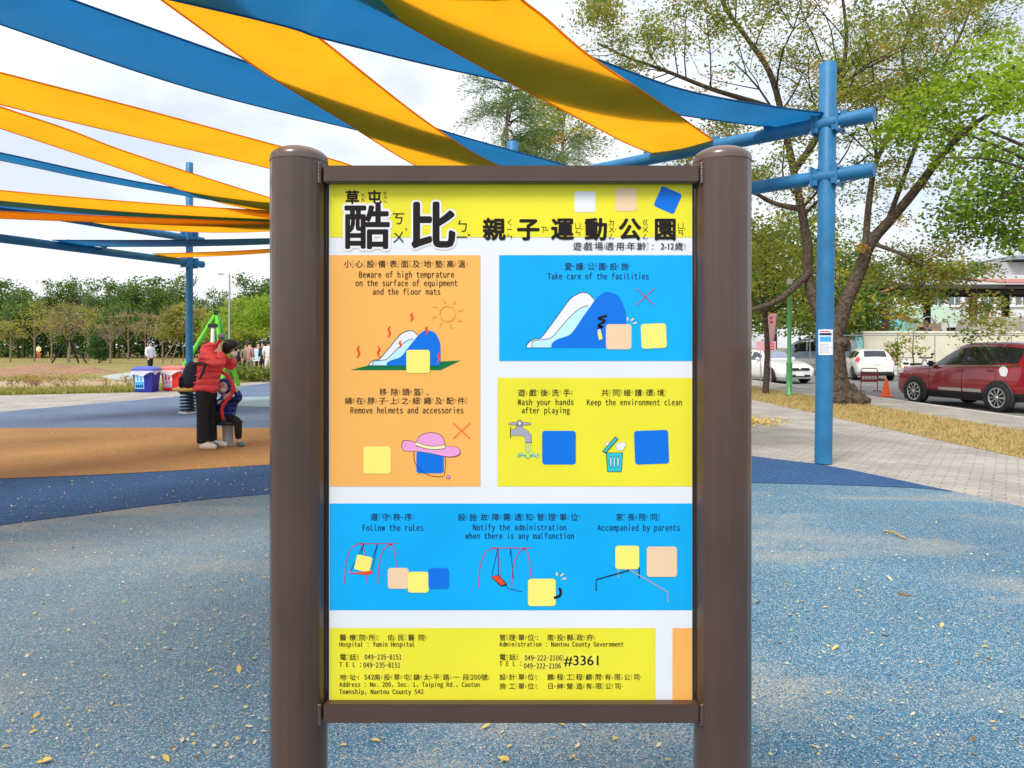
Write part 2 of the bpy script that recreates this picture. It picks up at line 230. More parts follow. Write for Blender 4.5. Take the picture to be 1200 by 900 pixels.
# ------------------------------------------------------------------ builders
class MB:
    def __init__(s): s.v = []; s.f = []; s.m = []; s.mats = []; s.sm = []
    def mi(s, m):
        if m not in s.mats: s.mats.append(m)
        return s.mats.index(m)
    def add(s, vs, fs, m, smooth=False):
        b = len(s.v); s.v += [tuple(x) for x in vs]; k = s.mi(m)
        for f in fs: s.f.append([b + i for i in f]); s.m.append(k); s.sm.append(smooth)
        return s
    def box(s, c, size, m, rz=0, rx=0, ry=0, bev=0):
        bm = bmesh.new(); bmesh.ops.create_cube(bm, size=1)
        bmesh.ops.scale(bm, vec=size, verts=bm.verts)
        if bev: bmesh.ops.bevel(bm, geom=bm.edges[:], offset=bev, segments=2, affect='EDGES')
        mt = Matrix.Translation(c) @ Matrix.Rotation(rz, 4, 'Z') @ Matrix.Rotation(ry, 4, 'Y') @ Matrix.Rotation(rx, 4, 'X')
        bm.transform(mt); bm.verts.index_update()
        s.add([v.co[:] for v in bm.verts], [[v.index for v in f.verts] for f in bm.faces], m, False); bm.free(); return s
    def tube(s, pts, rad, m, n=10, cap=True):
        pts = [Vector(p) for p in pts]; k = len(pts)
        if not hasattr(rad, '__len__'): rad = [rad] * k
        vs = []; up = None
        for i, p in enumerate(pts):
            t = (pts[min(i + 1, k - 1)] - pts[max(i - 1, 0)]).normalized()
            if up is None: up = t.orthogonal().normalized()
            up = (up - t * up.dot(t)); up = up.normalized() if up.length > 1e-6 else t.orthogonal().normalized()
            b = t.cross(up)
            for j in range(n):
                a = 2 * math.pi * j / n; vs.append(p + (up * math.cos(a) + b * math.sin(a)) * rad[i])
        fs = [[i * n + j, i * n + (j + 1) % n, (i + 1) * n + (j + 1) % n, (i + 1) * n + j] for i in range(k - 1) for j in range(n)]
        s.add(vs, fs, m, True)
        if cap:
            s.add(vs[:n], [list(range(n))[::-1]], m); s.add(vs[-n:], [list(range(n))], m)
        return s
    def lathe(s, prof, c, m, n=24, axis='Z', smooth=True):
        c = Vector(c); vs = []
        for r, z in prof:
            for j in range(n):
                a = 2 * math.pi * j / n; x, y = r * math.cos(a), r * math.sin(a)
                vs.append(c + (Vector((x, y, z)) if axis == 'Z' else Vector((x, z, y)) if axis == 'Y' else Vector((z, x, y))))
        k = len(prof)
        fs = [[i * n + j, i * n + (j + 1) % n, (i + 1) * n + (j + 1) % n, (i + 1) * n + j] for i in range(k - 1) for j in range(n)]
        return s.add(vs, fs, m, smooth)
    def ell(s, c, r, m, n=14):
        prof = [(max(1e-4, math.sin(math.pi * i / n)), -math.cos(math.pi * i / n)) for i in range(n + 1)]
        vs = []; fs = []; q = 2 * n
        for a, z in prof:
            for j in range(q): t = 2 * math.pi * j / q; vs.append((c[0] + r[0] * a * math.cos(t), c[1] + r[1] * a * math.sin(t), c[2] + r[2] * z))
        fs = [[i * q + j, i * q + (j + 1) % q, (i + 1) * q + (j + 1) % q, (i + 1) * q + j] for i in range(n) for j in range(q)]
        return s.add(vs, fs, m, True)
    def prism(s, pts2, c0, c1, m):   # polygon given as two matching loops of 3-D points
        k = len(c0); s.add(list(c0) + list(c1), [list(range(k))[::-1], [k + i for i in range(k)]] + [[i, (i + 1) % k, k + (i + 1) % k, k + i] for i in range(k)], m); return s
    def poly(s, pts, m): return s.add(pts, [list(range(len(pts)))], m)
    def build(s, name, parent=None, loc=None):
        me = bpy.data.meshes.new(name); me.from_pydata(s.v, [], s.f); me.materials.clear()
        for m in s.mats: me.materials.append(m)
        me.polygons.foreach_set('material_index', s.m); me.polygons.foreach_set('use_smooth', s.sm); me.update()
        bm = bmesh.new(); bm.from_mesh(me); bmesh.ops.recalc_face_normals(bm, faces=bm.faces); bm.to_mesh(me); bm.free()
        o = bpy.data.objects.new(name, me); COL.objects.link(o)
        if loc is not None: o.location = loc
        if parent is not None: o.parent = parent
        return o
def tag(o, label, cat, group=None, kind=None):
    if label: o['label'] = label
    if cat: o['category'] = cat
    if group: o['group'] = group
    if kind: o['kind'] = kind
    return o
def root(name, label, cat, loc=(0, 0, 0), rz=0, group=None):
    o = bpy.data.objects.new(name, None); COL.objects.link(o); o.location = loc; o.rotation_euler = (0, 0, rz); o.empty_display_size = .2
    return tag(o, label, cat, group)
def struct(o): o['kind'] = 'structure'; return o
def copy_tree(o, parent=None):
    c = o.copy(); COL.objects.link(c); c.parent = parent
    for ch in list(o.children): copy_tree(ch, c)
    return c
def sheet(name, pts, z, m):
    o = MB().poly([(p[0], p[1], z) for p in pts], m).build(name); return struct(o)
def smooth_line(pts, n=8):
    pts = [np.array(p, float) for p in pts]; o = []
    for i in range(len(pts) - 1):
        p0, p1, p2, p3 = pts[max(i - 1, 0)], pts[i], pts[i + 1], pts[min(i + 2, len(pts) - 1)]
        for k in range(n):
            t = k / n; o.append(.5 * ((2 * p1) + (-p0 + p2) * t + (2 * p0 - 5 * p1 + 4 * p2 - p3) * t * t + (-p0 + 3 * p1 - 3 * p2 + p3) * t ** 3))
    o.append(pts[-1]); return o

# ------------------------------------------------------------------ ground
def g2(px, py): v = G(px, py); return (v.x, v.y)
sheet('terrain', [(-1500, -300), (1500, -300), (1500, 1800), (-1500, 1800)], -.30, M['terrain'])
sheet('field', [(-400, -60), (10.1, -60), (10.1, 500), (-400, 500)], -.022, M['field'])
sheet('road', [(10.28, -60), (120, -60), (120, 41), (10.28, 41)], -.15, M['asphalt'])
sheet('pavement', [(-45, -20), (6.5, -20), (6.5, 30), (2, 34), (-8.6, 34)] + [g2(318, 445), g2(200, 457), g2(160, 459.5), g2(0, 463), (-45, 17.5)], -.012, M['paver'])
sheet('lawn', [(6.5, -20), (8.62, -20), (8.62, 60), (6.5, 60)], -.008, M['drygrass'])
sheet('walkway', [(8.62, -20), (10.1, -20), (10.1, 60), (8.62, 60)], -.012, M['walk'])
kb = MB()
for i in range(60):
    y = -14 + i * 1.0
    kb.box((10.19, y, -.09), (.18, .99, .20), M['kerb'], bev=.015)
struct(kb.build('kerb'))
edge_far = [(-30, 12.5), g2(0, 483), g2(26, 480), g2(110, 473), g2(200, 465), g2(318, 448), (-6, 26), (-2, 21), (1.2, 14), g2(878, 534), g2(954, 543), g2(996, 550), g2(1071, 566), g2(1122, 576.5), g2(1160, 584), g2(1200, 594), (4.9, 4.5), (5.0, 1.5), (4.4, -12), (-30, -12)]
sheet('rubber_floor_slate', edge_far, -.004, M['rub_slate'])
low = [tuple(p) for p in smooth_line([g2(-80, 632), g2(0, 616), g2(100, 603), g2(200, 590), g2(317, 579), g2(450, 570), g2(600, 564), g2(750, 563), g2(878, 566), g2(963, 568), g2(1071, 572), g2(1117, 576.5)])]
up = [tuple(p) for p in smooth_line([g2(-80, 565), g2(0, 561.6), g2(153, 555), g2(317, 545), g2(450, 535), g2(600, 528), g2(740, 526)])]
top = [tuple(p) for p in smooth_line([g2(-80, 503), g2(0, 502), g2(317, 502), g2(450, 506), g2(600, 517), g2(700, 526)])]
sheet('rubber_floor_light', low + [g2(1160, 584.5), g2(1200, 594.5), (4.88, 4.5), (4.98, 1.5), (4.38, -11.9), (-29.9, -11.9), (-29.9, 4)], 0, M['rub_light'])
sheet('rubber_floor_royal', up + [g2(820, 530), g2(878, 534.5), g2(954, 543.5), g2(996, 550.5), g2(1071, 566.5), g2(1117, 576)] + low[::-1][1:] + [(-29.9, 4), (-29.9, 6.1)], .004, M['rub_dark'])
sheet('rubber_floor_ochre', top + up[::-1][8:] + [(-29.9, 6.15), (-29.9, 12)], .008, M['rub_ochre'])
sheet('rubber_floor_teal', [g2(253, 466), g2(330, 464.5), g2(420, 468), g2(420, 476), g2(330, 477.5), g2(262, 476)], .004, M['rub_teal'])
# the park beyond the paving
sheet('verge', [g2(-60, 464.5), g2(0, 463), g2(160, 459.5), g2(200, 457), g2(250, 453), g2(318, 445), g2(318, 438), g2(200, 449.5), g2(110, 454.5), g2(0, 456), g2(-60, 457)], -.014, M['verge'])
sheet('dirt_path', [g2(-60, 457), g2(0, 456), g2(110, 454.5), g2(200, 449.5), g2(300, 440), g2(300, 433), g2(165, 442), g2(110, 444), g2(0, 446), g2(-60, 447)], -.018, M['dirt'])
sheet('side_path', [tuple(p) for p in smooth_line([g2(118, 441), g2(135, 438), g2(165, 435), g2(215, 433), g2(250, 431), g2(250, 436), g2(165, 443), g2(135, 444), g2(118, 441)], 4)[:-1]], -.014, M['track'])
mb = MB()
for (px, py, sx, sy, h) in [(85, 436, 2.6, 2.4, .34), (15, 438, 3.4, 2.2, .26), (50, 432, 3, 2.5, .3)]:
    c = G(px, py); n = 18
    vs = [(c.x, c.y, h)]; fs = []
    for ring in (1, 2, 3, 4):
        for j in range(n):
            a = 2 * math.pi * j / n; q = ring / 4 * (1 + .12 * math.sin(3 * a + px)); vs.append((c.x + sx * q * math.cos(a), c.y + sy * q * math.sin(a), h * math.cos(min(1, ring / 4) * math.pi / 2) ** 1.3 - .03 * (ring == 4)))
    for j in range(n): fs.append([0, 1 + j, 1 + (j + 1) % n])
    for r_ in range(3):
        for j in range(n): fs.append([1 + r_ * n + j, 1 + r_ * n + (j + 1) % n, 1 + (r_ + 1) * n + (j + 1) % n, 1 + (r_ + 1) * n + j])
    mb.add(vs, fs, M['mound'], True)
o = mb.build('terrain_mound'); struct(o)

# ------------------------------------------------------------------ information sign
ROOT_SIGN = root('information_sign', 'large playground rules sign board between two brown metal posts standing on blue rubber', 'sign', (0, 1.5, 0))
DS = 1.491
def SP(px, py, k=0):            # a point on the panel's face (k = print layer)
    return ((px - CX) * DS / F, DS - 1.5 - k * .0003, EYE + (HY - py) * DS / F)
def sign_mb(): return MB()
for px, nm in ((350.6, 'post'), (846.2, 'post')):
    x = (px - CX) * 1.5 / F; r = .0588; zt = EYE + (HY - 189) * 1.5 / F
    prof = [(r, 0)] + [(r, zt * k / 6) for k in range(1, 7)]
    pm = MB().lathe(prof, (x, 0, 0), M['brown'], 120); jit = np.convolve(rng.normal(size=120), [.25, .5, .25], 'same') * .00045      # faint drawing marks of the rolled tube
    pm.v = [(x + (a - x) * (1 + jit[i % 120] / r), b * (1 + jit[i % 120] / r), c) for i, (a, b, c) in enumerate(pm.v)]; p = pm.build('post', ROOT_SIGN)
    cap = MB(); cp = [(r + .0012, zt - .004), (r + .0012, zt + .003)] + [((r + .0012) * math.cos(t), zt + .003 + .0265 * math.sin(t)) for t in [math.pi / 2 * k / 9 for k in range(1, 10)]] + [(.0005, zt + .0295)]
    cap.lathe(cp, (x, 0, 0), M['dome'], 40).build('cap', p)
    sx = 1 if px < 600 else -1
    for yy in (203.5, 837):
        mw_ = MB()
        for k in range(9):
            t = -1 + 2 * k / 8; mw_.ell((x + sx * .0505, -.031, EYE + (HY - yy) * 1.472 / F + t * .019), (.0055, .005, .005), M['brown'], 6)
        mw_.build('weld_bead', p)
    MB().lathe([(r + .045, 0), (r + .045, .012), (r + .002, .012)], (x, 0, 0), M['brown'], 32, smooth=False).build('base_plate', p)
for y0, y1 in ((193.5, 213.5), (826, 848)):
    d = 1.47; z0, z1 = EYE + (HY - y1) * d / F, EYE + (HY - y0) * d / F; x0, x1 = (378.5 - CX) * d / F, (819.5 - CX) * d / F
    MB().box(((x0 + x1) / 2, 0, (z0 + z1) / 2), (x1 - x0, .06, z1 - z0), M['brown_rail'], bev=.0025).build('rail', ROOT_SIGN)
panel = MB()
a, b_ = SP(385.6, 212.5), SP(811.3, 825)
panel.box(((a[0] + b_[0]) / 2, DS - 1.5 + .003, (a[2] + b_[2]) / 2), (b_[0] - a[0], .0055, a[2] - b_[2]), M['white_vinyl'])
PANEL = panel.build('panel', ROOT_SIGN)
for px in (384.1, 812.7):
    q0, q1 = SP(px, 211), SP(px, 826); MB().box((q0[0], DS - 1.5 + .004, (q0[2] + q1[2]) / 2), (.0042, .008, q0[2] - q1[2]), M['gap_shade']).build('gap_shade_strip', ROOT_SIGN)  # black strips painted in for the shadow in the gap between panel and post
def block(x0, y0, x1, y1, m, k=1):
    MB().poly([SP(x0, y0, k), SP(x1, y0, k), SP(x1, y1, k), SP(x0, y1, k)], m).build('colour_block', PANEL)
for a_ in [(386.2, 213, 811, 278, 's_yellow'), (386.2, 299, 563, 570, 's_orange'), (585, 299, 811, 423, 's_cyan'), (583, 443, 811, 570, 's_yellow'), (386.2, 590, 811, 715, 's_cyan'), (386.2, 736, 768, 824, 's_yellow'), (788, 736, 811, 824, 's_orange')]:
    block(*a_[:4], M[a_[4]])

_tx = {}
def textmesh(s, off=0.0):
    key = (s, off)
    if key not in _tx:
        c = bpy.data.curves.new('t', 'FONT'); c.body = s; c.resolution_u = 3; c.offset = off
        o = bpy.data.objects.new('t', c); COL.objects.link(o); bpy.context.view_layer.update()
        me = bpy.data.meshes.new_from_object(o.evaluated_get(bpy.context.evaluated_depsgraph_get()))
        v = [(q.co.x, q.co.y) for q in me.vertices]; f = [list(p.vertices) for p in me.polygons]
        bpy.data.objects.remove(o); bpy.data.curves.remove(c); bpy.data.meshes.remove(me)
        _tx[key] = (v, f)
    return _tx[key]
def glyph(mb, ch, x, y, size, m, k=3, off=0.0, sx=1.0, proj=SP):      # x: left, y: baseline, in photo pixels; size: em; off: boldness in em
    v, f = textmesh(ch); sh = [(0, 0)]
    if off >= .02:
        n = 12 if off > .05 else 8; sh += [(off * math.cos(2 * math.pi * i / n), off * math.sin(2 * math.pi * i / n)) for i in range(n)]
    elif off: sh = [(-off / 2, -off / 2), (off / 2, off / 2)]
    for i, (dx, dy) in enumerate(sh): mb.add([proj(x + (a + dx) * size * sx, y - (b + dy) * size, k + i * .06) for a, b in v], f, m)
def latin(mb, s, xc, yb, w, h, m, k=3, off=.008, align='C', proj=SP, mono=True):     # fitted to a width and a capital height
    if mono:                                         # narrow fixed-pitch lettering
        n = len(s); pitch = w / (n - .25); x0 = (xc - w / 2 if align == 'C' else xc) - pitch * .12
        for j, c in enumerate(s):
            if c == ' ': continue
            v, f = textmesh(chr(ord(c) + 0xFEE0)); a0, a1 = min(a for a, b in v), max(a for a, b in v); gw = a1 - a0; sx = min(1.38 * pitch, .86 * pitch / gw)
            for i in range(2): mb.add([proj(x0 + (j + .5) * pitch + (a - (a0 + a1) / 2) * sx + (i - .5) * .34, yb - b * h / .74, k + i * .06) for a, b in v], f, m)
        return
    v, f = textmesh(s); xs = [a for a, b in v]; x0, x1 = min(xs), max(xs); sc = w / (x1 - x0); sy = h / (.74 if mono else .70)
    st = xc - w / 2 if align == 'C' else xc
    for i in range(2): mb.add([proj(st + (a - x0) * sc + (i - .5) * off * 20, yb - b * sy, k + i * .06) for a, b in v], f, m)
READ = dict(zip("小心設備表面及地墊高溫移除頭盔繞在脖子上之細繩配件愛護公園施遊戲後洗手共同維環境遵守秩序故障需通知管理單位家長陪場適用年齡歲醫療院所佑民電話址南投草屯鎮太平路一段號縣政府計鵬程工顧問有限司日紳營造酷比親運動",
 "ㄒㄧㄠˇ ㄒㄧㄣ ㄕㄜˋ ㄅㄟˋ ㄅㄧㄠˇ ㄇㄧㄢˋ ㄐㄧˊ ㄉㄧˋ ㄉㄧㄢˋ ㄍㄠ ㄨㄣ ㄧˊ ㄔㄨˊ ㄊㄡˊ ㄎㄨㄟ ㄖㄠˋ ㄗㄞˋ ㄅㄛˊ ㄗˇ ㄕㄤˋ ㄓ ㄒㄧˋ ㄕㄥˊ ㄆㄟˋ ㄐㄧㄢˋ ㄞˋ ㄏㄨˋ ㄍㄨㄥ ㄩㄢˊ ㄕ ㄧㄡˊ ㄒㄧˋ ㄏㄡˋ ㄒㄧˇ ㄕㄡˇ ㄍㄨㄥˋ ㄊㄨㄥˊ ㄨㄟˊ ㄏㄨㄢˊ ㄐㄧㄥˋ ㄗㄨㄣ ㄕㄡˇ ㄓˋ ㄒㄩˋ ㄍㄨˋ ㄓㄤˋ ㄒㄩ ㄊㄨㄥ ㄓ ㄍㄨㄢˇ ㄌㄧˇ ㄉㄢ ㄨㄟˋ ㄐㄧㄚ ㄓㄤˇ ㄆㄟˊ ㄔㄤˇ ㄕˋ ㄩㄥˋ ㄋㄧㄢˊ ㄌㄧㄥˊ ㄙㄨㄟˋ ㄧ ㄌㄧㄠˊ ㄩㄢˋ ㄙㄨㄛˇ ㄧㄡˋ ㄇㄧㄣˊ ㄉㄧㄢˋ ㄏㄨㄚˋ ㄓˇ ㄋㄢˊ ㄊㄡˊ ㄘㄠˇ ㄊㄨㄣˊ ㄓㄣˋ ㄊㄞˋ ㄆㄧㄥˊ ㄌㄨˋ ㄧ ㄉㄨㄢˋ ㄏㄠˋ ㄒㄧㄢˋ ㄓㄥˋ ㄈㄨˇ ㄐㄧˋ ㄆㄥˊ ㄔㄥˊ ㄍㄨㄥ ㄍㄨˋ ㄨㄣˋ ㄧㄡˇ ㄒㄧㄢˋ ㄙ ㄖˋ ㄕㄣ ㄧㄥˊ ㄗㄠˋ ㄎㄨˋ ㄅㄧˇ ㄑㄧㄣ ㄩㄣˋ ㄉㄨㄥˋ".split()))
def hanzi(mb, ch, xc, yc, size, m, off=0.0, zhu=True, k=3, zs=.34, zoff=0.0, gap=.03):
    em = size / .92; glyph(mb, ch, xc - em / 2, yc + em * .36, em, m, k, off)
    if zhu and ch in READ:
        r = READ[ch]; syl = [c for c in r if c not in 'ˊˇˋ']; tone = [c for c in r if c in 'ˊˇˋ']
        q = size * zs; n = len(syl); x = xc + size * (.5 + gap)
        for i, c in enumerate(syl): glyph(mb, c, x, yc + (i - (n - 1) / 2) * q * .98 + q * .36, q, m, k, zoff)
        for c in tone: glyph(mb, c, x + q * .85, yc + q * .75, q * 1.15, m, k, zoff)
def row(mb, s, x0, x1, yc, size, m, off=.012, **kw):     # a row of characters spread between two centres
    n = len(s)
    for i, c in enumerate(s):
        x = x0 + (x1 - x0) * i / max(1, n - 1)
        if c == ' ': continue
        if c in '0123456789-':
            glyph(mb, c, x - size * .28, yc + size * .36, size, m, 3, off); continue
        hanzi(mb, c, x, yc, size, m, off, **kw)
INK, NAVY = M['s_ink'], M['s_navy']
def letters(fn):
    mb = MB(); fn(mb); return mb.build('lettering', PANEL)
def _title(mb):
    for ch, xc, yc, w_ in (('酷', 430, 266.5, 51), ('比', 507, 265, 52)):
        em = w_ / .92
        glyph(mb, ch, xc - em / 2, yc + em * .36, em, M['s_white'], 2, .075); glyph(mb, ch, xc - em / 2, yc + em * .36, em, INK, 3.2, .022 if ch == '酷' else .034)
    for ch, x, y, s in (('ㄎ', 459, 262, 16), ('ㄨ', 459, 284, 16), ('ˋ', 473, 279, 15), ('ㄅ', 534, 271, 16), ('ㄧ', 533, 284, 16), ('ˇ', 547, 284, 15)): glyph(mb, ch, x, y, s, INK, 3, .005)
    for ch, xc in zip('親子運動公園', (579, 619, 659, 698.5, 738, 779.5)): hanzi(mb, ch, xc, 269, 25, INK, .034, zs=.33, zoff=.0, gap=.06)
    for ch, xc in zip('草屯', (413, 439)): hanzi(mb, ch, xc, 231.5, 15.5, INK, .03, zs=.33, gap=.12)
letters(_title)
letters(lambda mb: (row(mb, '遊戲場適用年齡', 676.5, 752, 288.8, 9.6, INK, .015), glyph(mb, '：', 762.5, 292.5, 9.6, INK), latin(mb, '2-12', 782, 292.4, 15, 7.4, INK, off=.02, mono=False), hanzi(mb, '歲', 795.5, 288.8, 9.6, INK, .015)))
letters(lambda mb: (row(mb, '小心設備表面及地墊高溫', 407.5, 541, 309.5, 8.6, INK), latin(mb, 'Beware of high temprature', 476.5, 325.3, 111, 7.2, INK), latin(mb, 'on the surface of equipment', 476.5, 335.2, 119, 7, INK), latin(mb, 'and the floor mats', 476.5, 345.3, 79, 7, INK)))
letters(lambda mb: (row(mb, '移除頭盔', 449, 489, 459.5, 8.4, INK), glyph(mb, '、', 499, 463, 10, INK), row(mb, '繞在脖子上之細繩及配件', 408.5, 540.5, 469.8, 8.2, INK), latin(mb, 'Remove helmets and accessories', 477, 484.3, 132, 7.2, INK)))
letters(lambda mb: (row(mb, '愛護公園設施', 666, 732, 312.5, 8.4, NAVY), latin(mb, 'Take care of the facilities', 701, 327.3, 118, 7.2, NAVY)))
letters(lambda mb: (row(mb, '遊戲後洗手', 611, 664, 460.3, 8.2, INK), latin(mb, 'Wash your hands', 639.5, 474.6, 65, 6.8, INK), latin(mb, 'after playing', 639.5, 484.2, 56, 6.8, INK)))
letters(lambda mb: (row(mb, '共同維護環境', 709, 774, 460.3, 8.2, INK), latin(mb, 'Keep the environment clean', 743.5, 474.8, 111, 6.8, INK)))
letters(lambda mb: (row(mb, '遵守秩序', 438.5, 478.5, 606, 8.4, NAVY), latin(mb, 'Follow the rules', 460.5, 621.8, 71, 7.2, NAVY)))
letters(lambda mb: (row(mb, '設施故障需通知管理單位', 541, 673, 606, 8.4, NAVY), latin(mb, 'Notify the administration', 609, 621.3, 109, 7, NAVY), latin(mb, 'when there is any malfunction', 609, 631.3, 127, 7, NAVY)))
letters(lambda mb: (row(mb, '家長陪同', 726, 766, 606, 8.4, NAVY), latin(mb, 'Accompanied by parents', 748.5, 621.8, 96, 7.2, NAVY)))
def _foot(mb):
    row(mb, '醫療院所', 402, 436, 747, 7.4, INK); glyph(mb, '：', 442, 749.8, 7.6, INK); row(mb, '佑民醫院', 458, 494, 747, 7.4, INK)
    latin(mb, 'Hospital : Yumin Hospital', 398, 757.6, 88, 5.6, INK, align='L')
    row(mb, '電話', 402, 413.5, 770, 7.4, INK); glyph(mb, '：', 418, 772.8, 7.6, INK); latin(mb, 'T E L :', 398, 781.3, 26, 5.6, INK, align='L')
    latin(mb, '049-235-8151', 427.5, 772.6, 43, 6, INK, align='L', k=4); latin(mb, '049-235-8151', 426, 782, 43, 6, INK, align='L', k=4)
    row(mb, '地址', 402, 413.5, 793.5, 7.2, INK); glyph(mb, '：', 418.5, 796.3, 7.6, INK); latin(mb, '542', 427, 796.2, 11, 5.8, INK, align='L')
    row(mb, '南投草屯鎮太平路一段', 442, 546, 793.5, 7.2, INK); latin(mb, '200', 552, 796.2, 11, 5.8, INK, align='L'); hanzi(mb, '號', 567.5, 793.5, 7.2, INK, .012)
    latin(mb, 'Address : No. 200, Sec. 1, Taiping Rd., Caotun', 398, 804.6, 164, 5.4, INK, align='L'); latin(mb, 'Township, Nantou County 542', 398, 813, 98, 5.4, INK, align='L')
letters(_foot)
def _foot2(mb):
    row(mb, '管理單位', 589, 622, 747, 7.4, INK); glyph(mb, '：', 628, 749.8, 7.6, INK); row(mb, '南投縣政府', 645, 691, 747, 7.4, INK)
    latin(mb, 'Administration : Nantou County Government', 585.5, 757.4, 145, 5.4, INK, align='L')
    row(mb, '電話', 589, 600.5, 770, 7.4, INK); glyph(mb, '：', 605, 772.8, 7.6, INK); latin(mb, 'T E L :', 585.5, 780.2, 26, 5.6, INK, align='L')
    latin(mb, '049-222-2106', 615, 773.6, 43, 6, INK, align='L', k=4); latin(mb, '049-222-2106', 614, 783, 43, 6, INK, align='L', k=4)
    latin(mb, '#3361', 661, 779.3, 40, 11.5, INK, align='L', off=.02, k=4, mono=False)
    row(mb, '設計單位', 589, 622, 793.3, 7.2, INK); glyph(mb, '：', 627, 796, 7.4, INK); row(mb, '鵬程工程顧問有限公司', 645, 746, 793.3, 7.2, INK)
    row(mb, '施工單位', 589, 622, 804, 7.2, INK); glyph(mb, '：', 627, 806.8, 7.4, INK); row(mb, '日紳營造有限公司', 645, 724, 804, 7.2, INK)
letters(_foot2)
for x0, y0, x1, y1 in ((425.5, 764.5, 472.5, 774.8), (424, 775.2, 471, 784), (612.5, 765.3, 660, 775.3), (612, 775.9, 659, 784.8), (659.4, 766.5, 701.5, 782.5)):
    MB().poly([SP(x0, y0, 2), SP(x1, y0, 2), SP(x1, y1, 2), SP(x0, y1, 2)], M['s_label']).build('number_sticker', PANEL)
# drawings ---------------------------------------------------------
def rr(mb, cx, cy, w_, h_, m, k=3, rad=3.5, rot=0):
    pts = []
    for qx, qy, a0 in ((1, 1, 0), (-1, 1, 90), (-1, -1, 180), (1, -1, 270)):
        for t in range(5):
            a = R(a0 + 22.5 * t); x = qx * (w_ / 2 - rad) + rad * math.cos(a); y = qy * (h_ / 2 - rad) + rad * math.sin(a)
            pts.append(SP(cx + x * math.cos(rot) - y * math.sin(rot), cy + x * math.sin(rot) + y * math.cos(rot), k))
    mb.poly(pts, m)
def stroke(mb, pts, w_, m, k=4, taper=False):
    pts = [np.array(p, float) for p in pts]; n = len(pts); vs = []
    for i in range(n):
        t = pts[min(i + 1, n - 1)] - pts[max(i - 1, 0)]; t = t / (np.linalg.norm(t) + 1e-9); nn = np.array((-t[1], t[0]))
        ww = w_ * (math.sin(math.pi * (i + .35) / (n - .3)) if taper else 1) / 2
        vs += [SP(*(pts[i] + nn * ww), k), SP(*(pts[i] - nn * ww), k)]
    mb.add(vs, [[2 * i, 2 * i + 1, 2 * i + 3, 2 * i + 2] for i in range(n - 1)], m)
def disc(mb, cx, cy, rx, ry, m, k=4, n=20): mb.poly([SP(cx + rx * math.cos(2 * math.pi * i / n), cy + ry * math.sin(2 * math.pi * i / n), k) for i in range(n)], m)
def cr(pts, n=6): return smooth_line(pts, n)
def fill(mb, pts, m, k): mb.poly([SP(x, y, k) for x, y in pts], m)
def squig(mb, x, y, h, m, flip=1): stroke(mb, cr([(x + 1.6 * flip, y), (x - .8 * flip, y + h * .28), (x + 1.0 * flip, y + h * .6), (x - 1.6 * flip, y + h)], 5), 2.4, m, 5, True)
def cross(mb, x0, y0, x1, y1, m, w_=.8): stroke(mb, [(x0, y0), (x1, y1)], w_, m, 5); stroke(mb, [(x0, y1), (x1, y0)], w_, m, 5.2)
def slide(mb, T, base=True):
    w1 = [(0, 100), (3, 92), (14, 84), (25, 82), (40, 62), (60, 33), (75, 12), (88, 3), (98, 0), (107, 3), (117, 14)]
    outl = cr([T(*p) for p in w1], 4)
    fill(mb, outl + [T(100, 40), T(60, 80), T(40, 100)], M['s_white'], 2)
    fill(mb, cr([T(10, 100), T(12, 88), T(30, 85), T(45, 80), T(68, 52), T(90, 30), T(112, 25)], 4) + [T(90, 60), T(60, 100)], M['s_ice'], 2.5)
    fill(mb, cr([T(43, 100), T(44, 92), T(55, 84), T(76, 75), T(95, 47), T(115, 18), T(130, 2), T(142, 0), T(158, 8), T(167, 28), T(170, 45), T(170, 100)], 4), M['s_blue'], 3)
    stroke(mb, outl, .7, M['s_navy'], 3.5); stroke(mb, cr([T(10, 100), T(12, 88), T(30, 85), T(45, 80), T(68, 52), T(90, 30), T(106, 24)], 4), .6, M['s_navy'], 3.6)
    stroke(mb, [T(0, 100), T(43, 100)], .6, M['s_navy'], 3.5)
def drawing(fn): mb = MB(); fn(mb); return mb.build('illustration', PANEL)
def _d1(mb):
    fill(mb, [(410.5, 433.8), (431, 428.3), (540.5, 422.3), (516.5, 433.8)], M['s_green'], 1.6)
    slide(mb, lambda u, v: (432 + u * .495, 387.2 + v * .412)); rr(mb, 490, 423.5, 27.5, 27, M['s_pale'], 4, 3)
    for x, y, h in ((482.5, 366, 11), (456, 382, 14), (420, 405, 15), (500, 382, 11), (469, 399, 9), (514, 413, 13)): squig(mb, x, y, h, M['s_red'])
    squig(mb, 444, 405, 15, M['s_red'], -1)
    c = (524.5, 367.7); stroke(mb, [(c[0] + 9.3 * math.cos(R(a)), c[1] + 9 * math.sin(R(a))) for a in range(0, 361, 15)], 1, M['s_ray'], 4)
    for i in range(8):
        a = R(-110 + 45 * i); e = a + .15; stroke(mb, cr([(c[0] + 12.5 * math.cos(a), c[1] + 12 * math.sin(a)), (c[0] + 15.5 * math.cos(e), c[1] + 15 * math.sin(e)), (c[0] + 20 * math.cos(a), c[1] + 18.5 * math.sin(a))], 4), 1.3, M['s_ray'], 4, True)
drawing(_d1)
